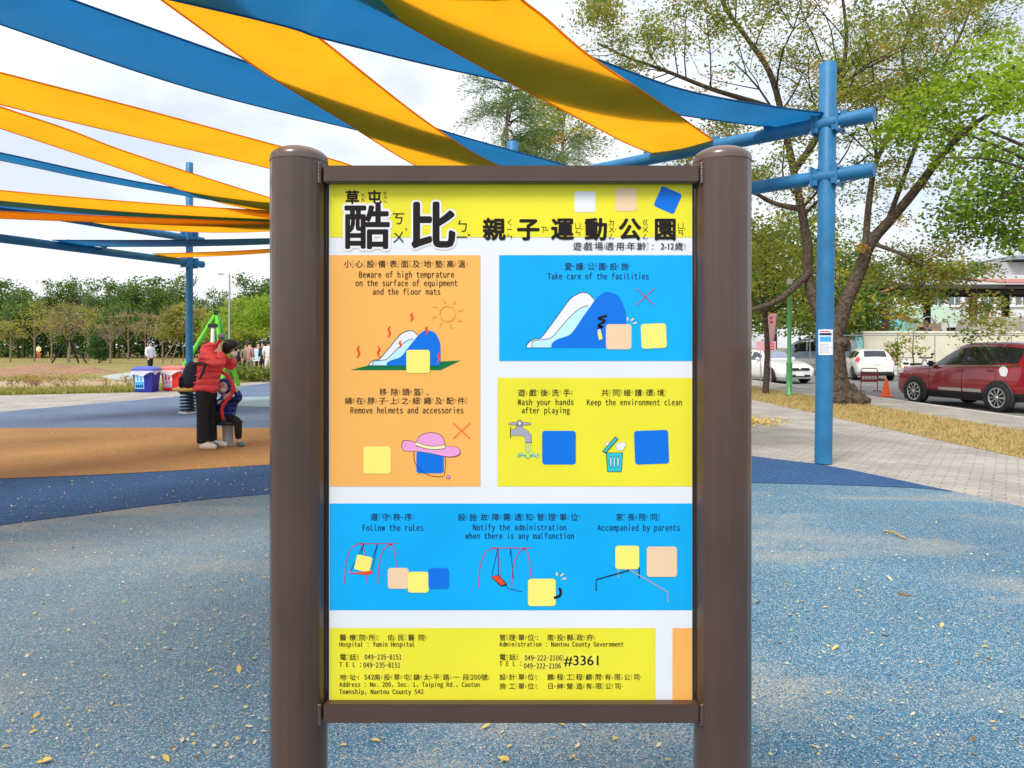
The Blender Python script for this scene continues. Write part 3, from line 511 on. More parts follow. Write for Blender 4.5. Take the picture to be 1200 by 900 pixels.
def _d2(mb):
    slide(mb, lambda u, v: (616.5 + u * .688, 342.5 + v * .65)); rr(mb, 725, 394.6, 30, 29.5, M['s_peach'], 4); rr(mb, 766, 393.7, 29.5, 29, M['s_pale'], 4, rot=-.04)
    cross(mb, 745.5, 338, 766.5, 357.5, M['s_crim'])
    stroke(mb, cr([(711.5, 370), (701, 373), (709, 376), (701, 381), (706, 383), (700, 384)], 5), 2.6, M['s_ink'], 5); fill(mb, [(700, 389), (704, 388), (706, 397), (702, 398.5)], M['s_pale'], 5); fill(mb, [(700, 388.5), (704, 387.5), (703, 385.5), (701, 386)], M['s_white'], 5)
    for p in (((735, 376), (735.5, 372)), ((739.5, 376), (742.5, 373)), ((742, 379), (746, 378))): stroke(mb, p, 2, M['s_peach'], 4)
drawing(_d2)
def _d3(mb):
    rr(mb, 442, 539, 32, 32, M['s_pale'], 3)
    rr(mb, 504, 541.5, 32, 26, M['s_blue'], 3)
    stroke(mb, cr([(485, 529), (486, 541), (493, 551), (505, 557.5), (520, 558.5)], 5), .6, M['s_ink'], 4); stroke(mb, cr([(521.5, 533), (522, 545), (520.5, 557)], 5), .6, M['s_ink'], 4); disc(mb, 525.3, 559, 2.4, 2.2, M['s_ink'], 4); disc(mb, 525.3, 559, 1.8, 1.6, M['s_pink'], 4.5)
    brim = [(472, 518), (475, 516.3), (487, 518.3), (505, 523.5), (521, 523.3), (534, 523.6), (538.6, 527.5), (538, 532), (531, 534.8), (520, 534.3), (505, 531), (488, 528.5), (475, 528.2), (471.3, 524)]
    bc = cr(brim + [brim[0]], 4)[:-1]; cxy = np.mean(bc, 0); fill(mb, [cxy + (q - cxy) * np.array((1.018, 1.08)) for q in bc], M['s_ink'], 4); fill(mb, bc, M['s_pink'], 4.5)
    crown = cr([(488, 523), (489, 516), (494, 510), (503, 507.3), (513, 508.5), (519.5, 514), (521.5, 525)], 4)
    fill(mb, [(504.5 + (x - 504.5) * 1.03, 518 + (y - 518) * 1.06) for x, y in crown], M['s_ink'], 5); fill(mb, crown, M['s_pink'], 5.5)
    fill(mb, cr([(488, 517.5), (496, 521), (508, 522.8), (521, 521)], 4) + cr([(521.6, 525.3), (508, 526.6), (496, 524.6), (487.5, 521.5)], 4), M['s_cream'], 6)
    stroke(mb, cr([(488, 517.5), (496, 521), (508, 522.8), (521, 521)], 4), .5, M['s_ink'], 6.5); stroke(mb, cr([(487.5, 521.5), (496, 524.6), (508, 526.6), (521.6, 525.3)], 4), .5, M['s_ink'], 6.5)
    cross(mb, 531, 495.5, 551, 514, M['s_red'])
drawing(_d3)
def _d4(mb):
    rr(mb, 655, 524.5, 39.5, 39.5, M['s_blue'], 3)
    tap = [(598.5, 502.8), (604, 502.8), (606, 498), (612.5, 498), (613.5, 502.5), (618, 504.5), (622, 509), (622.5, 518.5), (615.3, 518.5), (615, 512.5), (612, 510.5), (598.5, 510.5)]
    q = np.mean(tap, 0); fill(mb, [q + (np.array(p) - q) * 1.05 for p in tap], M['s_ink'], 3); fill(mb, tap, M['s_grey'], 3.5)
    for sgn in (-1, 1): disc(mb, 609 + sgn * 7, 496.5, 6.6, 1.8, M['s_ink'], 3); disc(mb, 609 + sgn * 7, 496.5, 6.1, 1.4, M['s_grey'], 3.6)
    disc(mb, 609, 496, 3.4, 4, M['s_ink'], 4); disc(mb, 609, 496, 2.8, 3.4, M['s_grey'], 4.5); disc(mb, 609, 496, 1.2, 1.2, M['s_white'], 5); stroke(mb, [(598.3, 500), (598.3, 513)], .8, M['s_ink'], 4)
    for x in (616, 618.8, 621.6): stroke(mb, [(x, 520), (x, 530)], .6, M['s_teal'], 4)
    for k in range(7): stroke(mb, cr([(607 + k * 3.6, 534 - (k % 2) * 4), (609 + k * 3.6, 531 + (k % 3)), (611 + k * 3.4, 536 - (k % 2))], 4), .8, M['s_teal'], 4)
    stroke(mb, cr([(606, 536), (612, 533), (618, 537), (624, 533.5), (630, 536.5)], 4), .8, M['s_teal'], 4)
drawing(_d4)
def _d5(mb):
    rr(mb, 763.5, 524, 40, 39.5, M['s_blue'], 3, rot=-.035)
    fill(mb, [(710, 530.3), (730, 530.3), (728.3, 553), (711.6, 553)], M['s_ink'], 3); fill(mb, [(710.8, 530.9), (729.2, 530.9), (727.7, 552.4), (712.2, 552.4)], M['s_teal'], 3.5)
    for x in (715.6, 719.8, 724): disc(mb, x, 541, 1.6, 7, M['s_navy'], 4); disc(mb, x, 541, .9, 6, M['s_ice'], 4.5)
    for i, p in enumerate(((727, 523.5, 4.5), (730, 521, 3), (724.5, 522, 2.6), (712, 520, 2.3))): disc(mb, p[0], p[1], p[2] + .5, p[2] + .4, M['s_grey'], 3.6 + i * .05); disc(mb, p[0], p[1], p[2], p[2], M['s_white'], 4 + i * .05)
    fill(mb, [(705.5, 529), (721, 511.3), (724.6, 514.2), (709.6, 531)], M['s_ink'], 5); fill(mb, [(706.5, 529), (721.2, 512.3), (723.6, 514.2), (709.4, 530)], M['s_teal'], 5.5)
drawing(_d5)
def swing(mb, ox, oy, m):
    arch = lambda x: cr([(x, oy + 47), (x + 2, oy + 22), (x + 8, oy + 6), (x + 18, oy), (x + 23, oy)], 5)
    stroke(mb, arch(ox), 1, m, 3); stroke(mb, cr([(ox + 18, oy), (ox + 23, oy + 5), (ox + 25, oy + 20), (ox + 26, oy + 45)], 5), .8, m, 3)
    stroke(mb, arch(ox + 39), 1, m, 3); stroke(mb, cr([(ox + 52, oy), (ox + 57, oy + 4), (ox + 60, oy + 18), (ox + 62, oy + 38)], 5), 1, m, 3); stroke(mb, [(ox + 15, oy), (ox + 55, oy)], 1, m, 3.3)
def _d6(mb):
    swing(mb, 403.5, 637, M['s_crim'])
    for p in (((426.5, 637), (411, 669)), ((426.5, 637), (418, 669)), ((442.5, 637), (431, 670)), ((442.5, 637), (436, 668))): stroke(mb, p, .6, M['s_navy'], 3.6)
    rr(mb, 425.8, 660, 18.5, 18, M['s_pale'], 4, 2, .22); fill(mb, [(410, 668), (414, 671), (437, 668.3), (436, 672), (431, 673.5), (410, 671.5)], M['s_red'], 5)
    rr(mb, 466.8, 677.5, 24.5, 24.5, M['s_peach'], 4); rr(mb, 490.3, 682, 24.5, 24.5, M['s_pale'], 4.6); rr(mb, 514, 677.5, 24, 24, M['s_blue'], 5.2)
drawing(_d6)
def _d7(mb):
    swing(mb, 560.5, 642, M['s_crim'])
    for p in (((583.5, 642), (576.5, 674)), ((583.5, 642), (584.3, 674)), ((598.5, 642), (597.5, 652)), ((598.5, 642), (601.5, 677))): stroke(mb, p, .6, M['s_navy'], 3.6)
    fill(mb, [(575, 675.5), (584, 673.5), (594, 684), (593, 686), (587, 687)], M['s_ink'], 4); fill(mb, [(576, 675.5), (583.6, 674.2), (592.6, 684), (587.2, 685.6)], M['s_red'], 4.5)
    stroke(mb, cr([(592, 685), (597, 690), (604, 690.5), (606, 692.5), (612, 692.8)], 4), .6, M['s_navy'], 4)
    rr(mb, 635, 694, 32.5, 32, M['s_pale'], 4); stroke(mb, cr([(655, 688.5), (657, 693), (655.5, 698), (649, 700.5)], 5), 3, M['s_ink'], 5)
    for p in (((652.7, 674.5), (652.3, 670.5)), ((657, 674.8), (660.5, 672)), ((659, 678.3), (663.5, 677.6))): stroke(mb, p, 2, M['s_peach'], 4)
drawing(_d7)
def _d8(mb):
    stroke(mb, [(698.5, 692), (698.5, 679), (740, 667.5)], 1.4, M['s_ink'], 4); stroke(mb, [(748.8, 677), (748.8, 664)], 1.4, M['s_ink'], 4)
    stroke(mb, [(724.8, 677), (724.8, 665)], 1.4, M['s_grey'], 4); stroke(mb, [(737, 667), (782.5, 693.5), (782.5, 705.5)], 1.4, M['s_grey'], 4.3)
    rr(mb, 735, 653, 28, 27.5, M['s_pale'], 5); rr(mb, 775.5, 658, 35.5, 35.5, M['s_peach'], 5)
drawing(_d8)
drawing(lambda mb: rr(mb, 685.5, 236.5, 25, 24.5, M['s_white'], 2.5, 3)); drawing(lambda mb: rr(mb, 733.6, 234, 24.5, 27, M['s_peach'], 2.5, 3)); drawing(lambda mb: rr(mb, 782.5, 234.5, 26, 25.5, M['s_blue'], 2.5, 3, .42))

# ------------------------------------------------------------------ shade structure: posts, beams, sails
RL = lambda s, z=0: Vector((3.77 - .752 * s, 8.6 + .659 * s, z))
LL = lambda u, z=0: Vector((-7.86 - .423 * u, 17.3 - .906 * u, z))
ZU, ZL = 4.1, 3.46
rd = (RL(1) - RL(0)).normalized(); ld = (LL(1) - LL(0)).normalized()
def flange(mb, c, d, m):
    ang = math.atan2(d.y, d.x)
    for q in (-.145, .145):
        mb.box(c + d * q, (.02, .26, .25), m, rz=ang)
        mb.box(c + d * (q * .78), (.07, .21, .2), m, rz=ang)
        side = Vector((-d.y, d.x, 0))
        for a in (-.1, .1):
            for b in (-.09, .09): mb.box(c + d * (q * 1.12) + side * a + Vector((0, 0, b)), (.03, .028, .028), M['steel'], rz=ang)
def shade_post(base, h, d, label, flanges=True, lean=0.0, r=.1):
    t = root('shade_post', label, 'post', base, 0, 'steel posts of the shade sails')
    c = Vector((0, 0, 0)); tp = Vector((lean, 0, h))
    MB().tube([c, tp * .5, tp - Vector((0, 0, .012)), tp], [r, r, r, r - .012], M['bluepole'], 28).build('shaft', t)
    if flanges:
        for z in (ZU, ZL):
            f = MB(); flange(f, Vector((lean * z / h, 0, z)), d, M['bluepole']); f.build('flange', t)
    return t
PP = [shade_post(RL(0), 4.84, rd, 'bright blue steel post right of the sign with a paper notice taped to it', lean=.06),
      shade_post(RL(5), 4.84, rd, 'blue steel post mostly hidden behind the sign, only its top end shows above it'),
      shade_post(RL(10.2), 4.84, rd, 'blue steel post hidden behind the left edge of the sign'),
      shade_post(LL(0), 5.9, ld, 'tall blue steel post behind the woman in the red jacket', r=.083)]
def beam(p0, p1, label, r=.085, bolts=()):
    t = root('shade_beam', label, 'beam', (0, 0, 0), 0, 'steel beams of the shade sails')
    MB().tube([p0, p1], r, M['bluepole'], 22).build('pipe', t)
    d = (p1 - p0).normalized()
    for b in bolts:
        c = p0 + d * b; q = MB().box(c + Vector((0, 0, r + .012)), (.09, .05, .05), M['bluepole'], rz=math.atan2(d.y, d.x)); q.tube([c + Vector((0, 0, r)), c + Vector((0, 0, r + .075))], .014, M['steel'], 8); q.build('cleat', t)
beam(RL(-.57, ZU), RL(11, ZU), 'upper blue pipe beam bolted to the post right of the sign', bolts=(.35, 1.25, 1.95, 2.3, 2.7, 3.0, 4.9, 5.6, 6.5))
beam(RL(-.57, ZL), RL(11, ZL), 'lower blue pipe beam bolted to the post right of the sign')
beam(LL(-.4, ZU - .05), LL(12.5, ZU - .05), 'upper dark blue beam running left from the post behind the woman', bolts=(.6, 1.6, 2.4, 3.2, 4.5))
beam(LL(-.4, ZL), LL(12.5, ZL), 'lower dark blue beam running left from the post behind the woman', bolts=(.5, 1.0, 2.6, 3.4))
NB = lambda x, z=0: Vector((x, -1.5 - .5 * x, z))
nd = Vector((1, -.5, 0)).normalized()
def world_edge(pts, z0, sag, n):
    out = []
    for i, p in enumerate(pts):
        t = i / (n - 1); z = sag(t) if callable(sag) else z0 - sag * math.sin(math.pi * min(1, t * .75))
        if len(p) == 3: out.append(Vector(p))
        else:
            d = (z - EYE) * F / (HY - p[1]); out.append(Vector(((p[0] - CX) * d / F, d, z)))
    return out
def sail(L_, R_, m, label, z0=4.16, sag=.14, group=None):
    a = smooth_line(world_edge(L_, z0, sag, len(L_)), 6); b = smooth_line(world_edge(R_, z0, sag, len(R_)), 6); n = 6
    k = len(a); vs = []
    for p, q in zip(a, b):
        p, q = np.array(p), np.array(q)
        for j in range(n + 1): t = j / n; v = p * (1 - t) + q * t; v[2] -= .035 * math.sin(math.pi * t); vs.append(v)
    fs = [[i * (n + 1) + j, i * (n + 1) + j + 1, (i + 1) * (n + 1) + j + 1, (i + 1) * (n + 1) + j] for i in range(k - 1) for j in range(n)]
    c = np.mean(vs, axis=0); t = root('shade_sail', label, 'shade sail', c, 0, 'strips of shade cloth overhead')
    MB().add([v - c for v in vs], fs, m, True).build('cloth', t)
    for e in (a, b): MB().tube([np.array(p) - c for p in e], .011, m, 6).build('hem', t)
    return t
def nb(x, dx): return [tuple(NB(x, ZU)), tuple(NB(x + dx, ZU))]
SO, SB_ = M['sail_o'], M['sail_b']
def flip(*q): return list(q)
sail([(980, 134), (900, 124), (800, 105), (690, 66), (600, 36), (500, 3), (400, -33), (250, -90), tuple(NB(-6.9, ZU))],
     [(925, 150), (880, 146), (800, 135), (700, 118), (600, 97), (500, 75), (380, 45), (205, 0), tuple(NB(-8.0, ZU))], SB_, 'wide blue shade strip stretching across the top to the post right of the sign', 4.22, lambda t: 4.22 - .24 * (t / .8) ** 4)
sail([(838, 166), (800, 139), (760, 112), (690, 65), (640, 22), (612, 0), (560, -50), tuple(NB(-3.0, ZU))],
     [(768, 181), (735, 168), (700, 150), (600, 97), (500, 42), (430, 0), (330, -65), tuple(NB(-4.1, ZU))], SO, 'wide orange shade strip ending on the beam just right above the sign', 4.17, .09)
sail([(640, 212), (575, 190), (500, 143), (375, 45), (318, 0), (240, -62), tuple(NB(-1.9, ZU))],
     [(555, 227), (480, 190), (400, 140), (310, 85), (190, 0), (110, -60), tuple(NB(-3.0, ZU))], SO, 'orange shade strip dropping from the top edge to behind the left half of the sign', 4.17, .09)
sail([(695, 203), (650, 190), (525, 155), (430, 120), (310, 80), (85, 0), (-40, -50), tuple(NB(-5.9, ZU))],
     [(630, 214), (600, 205), (520, 178), (430, 155), (230, 105), (0, 28), (-120, -15), tuple(NB(-7.0, ZU))], SB_, 'long blue shade strip running from the top left corner to behind the sign', 4.22, .06)
sail([(510, 230), (470, 216), (400, 190), (330, 172), (170, 129), (0, 85), (-150, 45), tuple(NB(-7.6, ZU))],
     [(455, 243), (430, 234), (380, 216), (315, 197), (150, 158), (0, 122), (-150, 80), tuple(NB(-8.7, ZU))], SO, 'broad orange shade strip passing behind the domed top of the left sign post', 4.14, .05)
sail([(425, 258), (400, 252), (318, 232), (160, 182), (80, 152), (0, 125), (-150, 70), tuple(NB(-8.8, ZU))],
     [(372, 266), (350, 259), (318, 250), (250, 235), (120, 190), (0, 150), (-150, 102), tuple(NB(-9.9, ZU))], SO, 'second orange strip down from the top at far left, dipping low beside the sign', 4.14, .05)
sail([tuple(RL(8.9, ZU)), (222, 223), (110, 203), (0, 179), (-150, 150), tuple(NB(-11.0, ZU))],
     [tuple(RL(9.9, ZU)), (222, 230), (110, 210.5), (0, 187.5), (-150, 160), tuple(NB(-12.0, ZU))], SB_, 'narrow grey blue strip seen edge-on crossing in front of the far blue post', 4.13, .04)
def span(s0, s1, u0, u1, zr, zl, m, label, sag=.12):
    a, b = [], []
    for i in range(7):
        t = i / 6; q = sag * math.sin(math.pi * t)
        a.append(tuple(RL(s0, zr).lerp(LL(u0, zl), t) - Vector((0, 0, q)))); b.append(tuple(RL(s1, zr).lerp(LL(u1, zl), t) - Vector((0, 0, q))))
    sail(a, b, m, label)
span(8.9, 10.2, 7.3, 4.9, 4.08, 4.1, SO, 'flat orange strip seen nearly edge-on below the grey blue strip', .1)
span(9.6, 10.9, 5.6, 4.0, 4.06, 4.06, SB_, 'flat blue strip lying just under the orange edge-on strip', .08)
span(10.2, 11.0, 2.9, 1.7, 4.05, 4.07, SO, 'short orange strip ending halfway along the upper left beam', .1)
span(7.4, 8.3, 3.3, 2.3, ZL + .1, ZL + .1, SB_, 'thin blue strip tied to the lower left beam', .05)
span(8.8, 9.5, 1.0, .3, ZL + .1, ZL + .1, SO, 'lowest thin orange strip ending beside the far blue post', .05)
span(9.9, 10.6, 7.6, 6.6, 4.0, ZL + .1, SO, 'thin orange line of cloth between the two left beams', .02)
nbm = MB(); 
beam(NB(-13, ZU), NB(-.5, ZU), 'blue pipe beam overhead behind the viewpoint')
shade_post(NB(-12.8), 4.84, nd, 'blue steel post behind the viewpoint, left end', False); shade_post(NB(-.6), 4.84, nd, 'blue steel post behind the viewpoint, right end', False)

nt_ = MB(); p0 = Vector((3.77 + .02, 8.6, 0))
zt, zb = EYE + (HY - 386) * 8.5 / F, EYE + (HY - 416) * 8.5 / F
rad = .1022
def on_post(a0, a1, z0, z1, dr, m, mb):
    n = 8; cx = 3.77 + .06 * ((z0 + z1) / 2) / 4.84
    vs = [(cx + (rad + dr) * math.sin(a0 + (a1 - a0) * i / n), 8.6 - (rad + dr) * math.cos(a0 + (a1 - a0) * i / n), z) for z in (z0, z1) for i in range(n + 1)]
    mb.add(vs, [[i, i + 1, n + 2 + i, n + 1 + i] for i in range(n)], m, True)
T = root('paper_notice', 'white paper notice with a blue picture taped round the blue post', 'notice', (0, 0, 0))
q = MB(); on_post(-1.15, .62, zb, zt, .002, M['paper'], q); q.build('sheet', T)
q = MB(); h = zt - zb; on_post(-.95, .3, zb + h * .52, zb + h * .72, .004, M['lab_b2'], q); q.build('picture', T)
q = MB(); on_post(-1.0, .1, zb + h * .9, zb + h * .94, .004, M['tail'], q); q.build('heading', T)
q = MB(); on_post(-1.0, .35, zb + h * .77, zb + h * .86, .004, M['s_navy'], q); q.build('title_line', T)
for i in range(6): q = MB(); on_post(-.95, .2 - .1 * (i % 3), zb + h * (.08 + .065 * i), zb + h * (.095 + .065 * i), .004, M['s_grey'], q); q.build('printed_line', T)

# ------------------------------------------------------------------ people
def skinned(name, chains, m, parent, sub=2, smooth=True, rootv=0):
    vs, es, rs = [], [], []; idx = {}
    for ch in chains:
        prev = None
        for p in ch:
            key = tuple(round(c, 4) for c in p[:3])
            if key not in idx: idx[key] = len(vs); vs.append(key); rs.append(p[3:] if len(p) > 4 else (p[3], p[3]))
            if prev is not None and prev != idx[key]: es.append((prev, idx[key]))
            prev = idx[key]
    me = bpy.data.meshes.new('k'); me.from_pydata(vs, es, []); o = bpy.data.objects.new('k', me); COL.objects.link(o)
    o.modifiers.new('s', 'SKIN'); sv = me.skin_vertices[0].data
    for i, r in enumerate(rs): sv[i].radius = r
    sv[rootv].use_root = True
    if sub: o.modifiers.new('u', 'SUBSURF').levels = sub; o.modifiers['u'].render_levels = sub
    bpy.context.view_layer.update()
    m2 = bpy.data.meshes.new_from_object(o.evaluated_get(bpy.context.evaluated_depsgraph_get())); bpy.data.objects.remove(o); bpy.data.meshes.remove(me)
    m2.materials.clear(); m2.materials.append(m); m2.name = name
    m2.polygons.foreach_set('use_smooth', [True] * len(m2.polygons))
    n = bpy.data.objects.new(name, m2); COL.objects.link(n); n.parent = parent
    return n
def hand(wr, d, curl, s=1.0):                     # four fingers and a thumb rooted in a palm
    wr, d, curl = Vector(wr), Vector(d).normalized(), Vector(curl).normalized(); side = d.cross(curl).normalized(); c = [] ; palm = wr + d * .05 * s
    c.append([(*wr, .021 * s), (*palm, .026 * s)])
    for i, l in enumerate((.9, 1, .95, .75)):
        k = palm + side * (.0135 * (i - 1.5)) * s; b = k + d * .03 * s * l + curl * .012 * s; e = b + (d * .3 + curl).normalized() * .027 * s * l
        c.append([(*palm, .026 * s), (*k, .012 * s), (*b, .0085 * s), (*e, .007 * s)])
    t0 = wr + d * .025 * s - side * .024 * s
    c.append([(*wr, .021 * s), (*t0, .011 * s), (*(t0 + d * .03 * s + curl * .02 * s - side * .008 * s), .008 * s)])
    return c

# woman in the red jacket -----------------------------------------------------------------
bw = G(241, 525.5)
W_ = root('person', 'woman in a red hooded puffer jacket and black trousers leaning over the child', 'person', bw)
HIP, WAIST, CHEST, NECK = (.02, 0, .82), (.03, 0, 1.0), (.11, 0, 1.22), (.20, -.01, 1.36)
HEAD = (.31, -.02, 1.41)
la, ra = (.28, -.2, 1.30), (.17, .16, 1.28)      # shoulders
body = [[(*HIP, .06), (*WAIST, .08), (*CHEST, .10), (*NECK, .05), (.30, -.02, 1.40, .07, .075), (.365, -.02, 1.415, .085, .08), (.41, -.02, 1.375, .055)],
        [(*CHEST, .10), (.15, -.17, 1.28, .06), (.30, -.25, 1.16, .043), (.26, -.16, 1.40, .03)],
        [(*CHEST, .10), (.15, .15, 1.27, .06), (.30, .17, 1.1, .043), (.36, .05, 1.3, .03)],
        [(*HIP, .06), (.01, -.06, .78, .05), (.0, -.10, .46, .055), (-.0, -.11, .08, .038), (.09, -.13, .035, .034)],
        [(*HIP, .06), (.02, .06, .78, .05), (.03, .10, .46, .055), (.04, .12, .08, .038), (.13, .11, .035, .034)]]
body += hand((.26, -.16, 1.40), (.25, .35, 1), (.8, .5, -.1), .95) + hand((.36, .05, 1.3), (.1, -.3, 1), (-.3, -1, 0), .95)
skinned('body', body, M['skin'], W_)
skinned('jacket', [[(-.005, 0, .74, .155, .19), (.0, 0, .86, .155, .19), (.015, 0, .99, .145, .18), (.06, 0, 1.10, .15, .185), (.10, 0, 1.22, .15, .185), (.14, -.01, 1.33, .12, .13)],
                   [(.10, 0, 1.22, .15, .185), (.12, -.17, 1.28, .10), (.22, -.26, 1.19, .082), (.31, -.26, 1.15, .075), (.31, -.22, 1.22, .07), (.275, -.18, 1.345, .05)],
                   [(.10, 0, 1.22, .15, .185), (.14, .16, 1.26, .10), (.30, .18, 1.12, .075), (.35, .08, 1.25, .05)]], M['red_jkt'], W_)
skinned('hood', [[(-.005, -.03, 1.27, .05, .1), (.03, -.02, 1.35, .075, .12), (.09, -.02, 1.385, .07, .12), (.15, -.02, 1.36, .05, .09)]], M['red_jkt'], W_)
qb = MB()
for k, (zc, rx_, ry_, xc) in enumerate(((.84, .166, .198, .0), (.93, .164, .195, .008), (1.03, .158, .188, .03), (1.13, .165, .195, .07))):
    qb.lathe([(1, -.008), (1.02, 0), (1, .008)], (0, 0, 0), M['red_jkt'], 28)
    n = 84; qb.v[-n:] = [(xc + x * rx_, y * ry_, zc + z + .06 * (x * .3)) for x, y, z in qb.v[-n:]]
qb.build('jacket_seam', W_)
skinned('trousers', [[(.02, 0, .95, .11, .15), (.01, 0, .84, .12, .15), (.01, 0, .76, .11, .15)], [(.01, 0, .76, .11, .15), (-.0, -.09, .68, .095), (.0, -.10, .44, .082), (.0, -.11, .11, .075), (.0, -.11, .075, .072)], [(.01, 0, .76, .11, .15), (.02, .09, .68, .095), (.03, .10, .44, .08), (.04, .12, .11, .072), (.04, .12, .075, .07)]], M['trouser'], W_)
skinned('hair', [[(.22, -.03, 1.36, .06, .085), (.27, -.03, 1.39, .09, .105), (.33, -.02, 1.43, .11, .11), (.395, -.02, 1.425, .10, .10), (.415, -.01, 1.39, .075, .085)], [(.34, -.015, 1.445, .12, .115), (.34, .06, 1.38, .06), (.39, .05, 1.30, .03)]], M['hair'], W_)
MB().ell((.41, -.04, 1.31), (.045, .05, .045), M['mask'], 8).build('face_mask', W_)
for e in (-.055, .015): MB().ell((.437, e - .02, 1.36), (.012, .011, .009), M['black'], 6).build('eye', W_)
for x, y in ((.035, -.12), (.09, .115)):
    skinned('shoe', [[(x - .07, y, .055, .06, .055), (x + .03, y, .055, .06, .06), (x + .12, y - .01, .045, .055, .045), (x + .175, y - .01, .035, .042, .034)]], M['shoe'], W_)
B_ = root('backpack', 'black backpack hanging low on the back of the woman in red', 'backpack', bw + Vector((-.17, -.04, 1.0)))
skinned('bag', [[(.02, 0, -.16, .10, .14), (-.02, 0, -.06, .12, .15), (.01, 0, .10, .095, .13), (.06, 0, .20, .06, .09)]], M['navy'], B_)
MB().tube([(.07, -.1, .17), (.2, -.2, .19), (.28, -.235, .16), (.25, -.235, .06), (.20, -.23, -.03)], [.018, .02, .02, .02, .014], M['black'], 8).build('strap', B_)
MB().tube([(.07, .1, .17), (.17, .19, .24), (.26, .12, .30)], .018, M['black'], 8).build('strap', B_)
MB().box((-.125, 0, -.08), (.05, .2, .16), M['navy'], bev=.02).build('pocket', B_)

# spinning play seat -----------------------------------------------------------------------
bs = G(267, 522.5)
sp = root('spinner_seat', 'round black spinning seat on a grey pedestal with a bent red bar', 'play equipment', bs)
MB().lathe([(.085, 0), (.075, .03), (.075, .28), (.10, .305), (.10, .31), (.001, .31)], (0, 0, 0), M['pedestal'], 24).build('pedestal', sp)
MB().lathe([(.001, .31), (.19, .31), (.205, .325), (.2, .35), (.17, .362), (.001, .362)], (0, 0, 0), M['black'], 28).build('seat', sp)
bar = [(.0, -.13, .35), (.0, -.18, .43), (-.0, -.205, .55), (.05, -.205, .64), (.12, -.20, .72), (.15, -.20, .82), (.14, -.20, .92), (.05, -.20, 1.02), (-.09, -.20, 1.10), (-.16, -.20, 1.16), (-.155, -.20, 1.27), (-.08, -.20, 1.42), (-.02, -.20, 1.52)]
MB().tube([tuple(p) for p in smooth_line(bar, 5)], .024, M['redpaint'], 12).build('handlebar', sp)
MB().ell((-.01, -.2, 1.55), (.052, .052, .047), M['greyball'], 10).build('ball_knob', sp)
MB().lathe([(.05, .362), (.045, .39), (.03, .42)], (0, -.14, 0), M['black'], 16).build('collar', sp)
C_ = root('person.001', 'small child in a royal blue hooded jacket sitting on the spinning seat', 'person', bs)
hz = .40
body = [[(-.03, .02, hz, .075), (-.03, .02, hz + .14, .085), (-.03, .0, hz + .27, .06), (-.04, -.02, hz + .33, .04), (-.045, -.03, hz + .40, .07, .075), (-.045, -.04, hz + .45, .075), (-.045, -.03, hz + .50, .05)],
        [(-.03, .0, hz + .27, .06), (-.12, -.03, hz + .23, .035), (-.06, -.19, hz + .22, .028), (.09, -.19, hz + .345, .02)],
        [(-.03, .0, hz + .27, .06), (.09, .0, hz + .25, .035), (.20, -.1, hz + .32, .028), (.165, -.18, hz + .44, .02)],
        [(-.03, .02, hz, .075), (-.11, -.05, hz - .01, .055), (-.17, -.19, hz - .04, .042), (-.15, -.14, .07, .028), (-.12, -.21, .03, .026)],
        [(-.03, .02, hz, .075), (.06, -.04, hz - .01, .055), (.19, -.12, hz - .03, .042), (.19, -.10, .08, .028), (.25, -.14, .03, .026)]]
body += hand((.09, -.19, hz + .345), (.8, .0, .6), (.2, 1, .3), .7) + hand((.165, -.18, hz + .44), (-.2, -.1, 1), (-.6, -.4, .3), .7)
skinned('body', body, M['skin'], C_)
skinned('jacket', [[(-.03, .02, hz - .02, .12, .13), (-.03, .02, hz + .06, .135, .135), (-.03, .01, hz + .17, .12, .125), (-.035, 0, hz + .27, .075, .09)],
                   [(-.03, .01, hz + .17, .12, .125), (-.11, -.03, hz + .22, .068), (-.08, -.16, hz + .20, .058), (.05, -.175, hz + .32, .043)],
                   [(-.03, .01, hz + .17, .12, .125), (.08, 0, hz + .23, .068), (.195, -.08, hz + .29, .058), (.17, -.14, hz + .40, .043)]], M['royal'], C_)
hd = MB(); n0 = len(hd.v); hd.ell((-.045, .0, hz + .44), (.105, .115, .125), M['royal'], 12); hd.build('hood', C_)
MB().ell((-.035, -.070, hz + .435), (.066, .072, .082), M['skin'], 10).build('face', C_)
MB().ell((-.03, -.098, hz + .40), (.052, .05, .042), M['mask'], 8).build('face_mask', C_)
for x in (-.06, -.005): MB().ell((x, -.139, hz + .458), (.010, .007, .007), M['black'], 6).build('eye', C_)
skinned('trousers', [[(-.03, .02, hz + .0, .10, .11), (-.03, .0, hz - .01, .10, .1)], [(-.03, .0, hz - .01, .10, .1), (-.11, -.06, hz - .01, .075), (-.17, -.19, hz - .05, .062), (-.15, -.14, .1, .047)], [(-.03, .0, hz - .01, .10, .1), (.06, -.05, hz - .01, .075), (.19, -.12, hz - .04, .062), (.19, -.10, .1, .047)]], M['trouser'], C_)
for x, y in ((-.13, -.17), (.21, -.12)): skinned('shoe', [[(x - .03, y + .03, .05, .035), (x + .03, y - .02, .045, .038, .035), (x + .08, y - .05, .032, .028)]], M['shoe_t'], C_)

